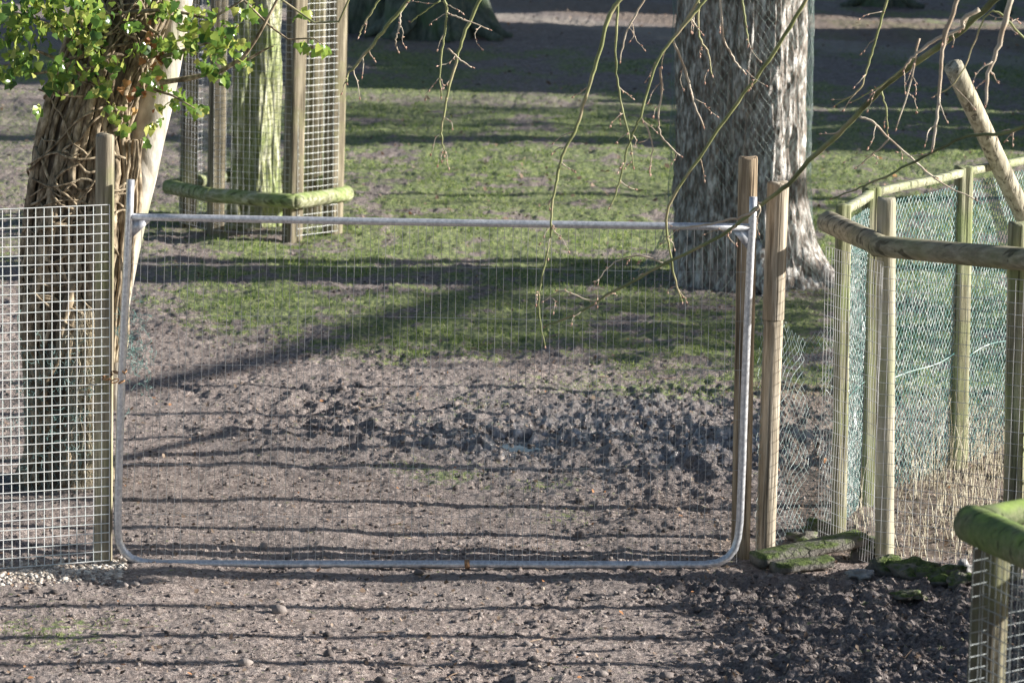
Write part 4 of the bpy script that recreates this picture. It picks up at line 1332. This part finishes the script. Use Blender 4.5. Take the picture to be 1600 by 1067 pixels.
branch([(1093, -4), (1060, 50), (1040, 75), (1020, 105)], 3.4, 1.6, 15.9, None, 'twig', side=4)
branch([(1052, 66), (1071, 112), (1085, 161), (1099, 198)], 2.5, 1.6, 15.9, None, 'twig_pale', up=False, side=2)
branch([(1092, 4), (1092, 52), (1106, 84), (1112, 118)], 2.4, 1.3, 15.9, None, 'twig', up=False, side=2)
branch([(1040, 412), (1000, 400), (960, 410), (930, 440)], 1.8, .9, 16.3, None, 'twig_pale', up=False, side=4)
branch([(960, 455), (925, 470), (880, 455), (850, 470)], 1.7, .9, 16.5, None, 'twig_pale', up=False, side=4)
branch([(435, -4), (410, -30), (380, -60)], 2.0, 1.3, 16.6, None, 'twig', side=0)
buds.build('buds', M['bud'], ot)['kind'] = 'stuff'

# ---------------------------------------------------------------- unseen shade casters to the right: trees, posts and a hedge
pf = thing('shadow_posts', (3.6, 18.5, 0), 'unseen round posts beyond the right edge, added to cast shadow stripes', 'fence')
pfy = [14.9, 16.05, 16.6, 17.2, 21.2, 21.9, 22.9]  # unseen posts set where their shadow stripes are wanted
prev = None
for k, yy in enumerate(pfy):
    q = np.array([(4.6 if yy < 20 else 4.2) + .12 * math.sin(k * 2.2), yy, -.1])
    MB().post(q, q + [.05 * math.sin(k * 3.1), .07 * math.sin(k * 1.7), 2.75], .036, rough=.05).build('post', M['post_round'], pf)


def leafy(name, x, y, h, r, z0, label, cnt, sz, dens=1.0, group=None, trunk=True):
    t_ = thing(name, (x, y, 0), label, 'tree', group)
    if trunk: MB().tube([(x, y, -.1), (x + .05, y, h * .5), (x, y, h * .96)], [.16, .12, .03], 10, .1).build('trunk', M['bark_brown'], t_)
    z = z0 + (h - z0) * RNG.random(cnt) ** 1.25
    a = RNG.uniform(0, 2 * PI, cnt); rr_ = r * (1 - .4 * (z - z0) / (h - z0)) * np.sqrt(RNG.random(cnt))
    P, Q, r_ = leaf_cards(x + rr_ * np.cos(a), y + rr_ * np.sin(a), z, RNG.uniform(.6, 1.3, cnt) * sz, 1.0)
    m_ = MB(); m_.add(P, Q, None, r_); m_.build('crown', M['needles'], t_, shade=False)
    return t_


for k, (x, y, h, r) in enumerate(((16.5, 43.2, 8.5, 1.2), (17, 45.3, 8.5, 1.4), (18, 47.4, 10, 1.4), (18, 49.6, 10, 1.1), (18.5, 53.6, 10, 1.3), (19, 55.8, 10, 1.6), (19, 58, 11, 2.0), (20, 60.5, 12, 2.4), (21, 64, 12, 2.4))):
    leafy('shade_evergreen', x, y, h, r, .1, 'unseen dense evergreen added to shade the far ground', 4600, .55, group='unseen evergreens added for far shade')  # added out of view to darken the far ground
for k, (x, y, h, r) in enumerate(((11.5, 37.4, 3.3, 1.0), (12, 39.0, 3.5, 1.0), (12, 40.8, 3.6, 1.1), (11.8, 42.4, 3.4, 1.1))):
    leafy('shade_evergreen', x, y, h, r, .05, 'unseen low evergreen added to shade the ground beyond the huge trunk', 1500, .35, group='unseen low evergreens added for shade', trunk=True)  # kept short and out of view so shade reaches only the right side
plain_tree('bare_tree', 13.5, 36.6, .42, 9, M['bark_brown'], 'bare trunk standing right of the paddock, in front of the evergreens')
plain_tree('bare_tree', 15.2, 41.9, .55, 10, M['bark_brown'], 'stout bare trunk right of the paddock, before the evergreen belt')
lt = plain_tree('bare_tree', 14.2, 28.6, .2, 8, M['bark_brown'], 'bare tree right of the paddock with one long crooked limb', limbs=0)
pts = []
for (px, py, z) in ((960, 410, 3.3), (900, 420, 3.5), (700, 470, 4.0), (500, 540, 4.3), (350, 575, 4.45), (190, 606, 4.6), (60, 625, 4.7)):
    p = G(px, py); pts.append([p[0] + z * COT * math.cos(AZ), p[1] + z * COT * math.sin(AZ), z])
pts = np.array([[14.2, 28.6, 2.6]] + pts)
ts = np.linspace(0, 7, 40)
MB().tube(np.stack([np.interp(ts, range(8), pts[:, c]) for c in range(3)], -1), np.linspace(.10, .07, 40), 12, .12).build('limb', M['bark_brown'], lt)
def shade_crown(x, y0, y1, z0, z1, n_, label, rr=(.008, .022)):  # unseen tree whose loose sticks are placed to dapple the ground
    yc = (y0 + y1) / 2 + x * math.tan(AZ)
    t_ = plain_tree('bare_tree', x + 1.0, yc, .16, z1, M['bark_brown'], label, limbs=2)
    m_ = MB()
    for k in range(n_):
        p = np.array([x + random.uniform(-1, 1.5), random.uniform(y0, y1) + x * math.tan(AZ), random.uniform(z0, z1)])
        d = np.array([random.gauss(0, .5), random.gauss(0, .7), random.gauss(.3, .5)]); d /= np.linalg.norm(d)
        l = random.uniform(.6, 2.0)
        m_.tube([p, p + d * l * .5 + RNG.normal(0, .08, 3), p + d * l + RNG.normal(0, .15, 3)], [random.uniform(*rr), rr[0], .004], 4)
    m_.build('crown', M['bark_brown'], t_)['kind'] = 'stuff'
    return t_


shade_crown(15, 23.7, 26.3, 4.1, 5.5, 300, 'unseen twiggy tree added to shade the grass behind the gate', (.012, .030))
shade_crown(16, 35.6, 39.2, 4.3, 7.2, 420, 'unseen twiggy tree added for dappled shade on the far grass', (.012, .028))
shade_crown(16, 40.2, 44.0, 4.3, 7.2, 130, 'unseen twiggy tree added to dim the farthest grass')
shade_crown(16, 30.0, 34.0, 4.6, 6.6, 60, 'unseen thin twiggy tree added to lightly shade the middle grass')
# hedge added out of view to shade the near right mud
hd = thing('shade_hedge', (3.2, 16.7, 0), 'unseen low hedge added to shade the near right mud', 'hedge')
mb = MB()
for k in range(420):
    x = random.uniform(2.75, 3.3); y = random.uniform(15.0, 17.75)
    h = random.uniform(.25, .85)
    mb.segs([(x, y, 0)], [(x + random.gauss(0, .15), y + random.gauss(0, .12), h)], random.uniform(.003, .008), 4)
mb.build('stems', M['bark_brown'], hd)
cnt = 1100
P, Q, r_ = leaf_cards(RNG.uniform(2.75, 3.3, cnt), RNG.uniform(15.0, 17.75, cnt), .05 + .8 * RNG.random(cnt) ** 1.4, RNG.uniform(.03, .07, cnt), 1.0)
m_ = MB(); m_.add(P, Q, None, r_); o = m_.build('leaves', M['litter'], hd, shade=False); o['kind'] = 'stuff'

# ---------------------------------------------------------------- light
# low sun from the right
sd = Vector((math.cos(ELEV) * math.cos(AZ), math.cos(ELEV) * math.sin(AZ), math.sin(ELEV)))
sl = bpy.data.lights.new('sun', 'SUN'); sl.energy = 5.0; sl.angle = math.radians(.5); sl.color = (1.0, .95, .87)
so = bpy.data.objects.new('sun', sl); COL.objects.link(so)
so.rotation_euler = (-sd).to_track_quat('-Z', 'Y').to_euler()
so.location = (20, 18, 12)
wd = bpy.data.worlds.new('World'); scene.world = wd; wd.use_nodes = True
nt = wd.node_tree; nt.nodes.clear()
sky = nt.nodes.new('ShaderNodeTexSky'); sky.sky_type = 'NISHITA'; sky.sun_disc = False
sky.sun_elevation = ELEV; sky.sun_rotation = math.radians(90) - AZ
bg = nt.nodes.new('ShaderNodeBackground'); bg.inputs[1].default_value = .05
wo = nt.nodes.new('ShaderNodeOutputWorld')
nt.links.new(sky.outputs[0], bg.inputs[0]); nt.links.new(bg.outputs[0], wo.inputs[0])
scene.view_settings.view_transform = 'Standard'; scene.view_settings.look = 'None'
scene.view_settings.exposure = 0; scene.view_settings.gamma = 1
scene.cycles.use_denoising = True
scene.cycles.film_exposure = 2.1      # the photograph is generously exposed
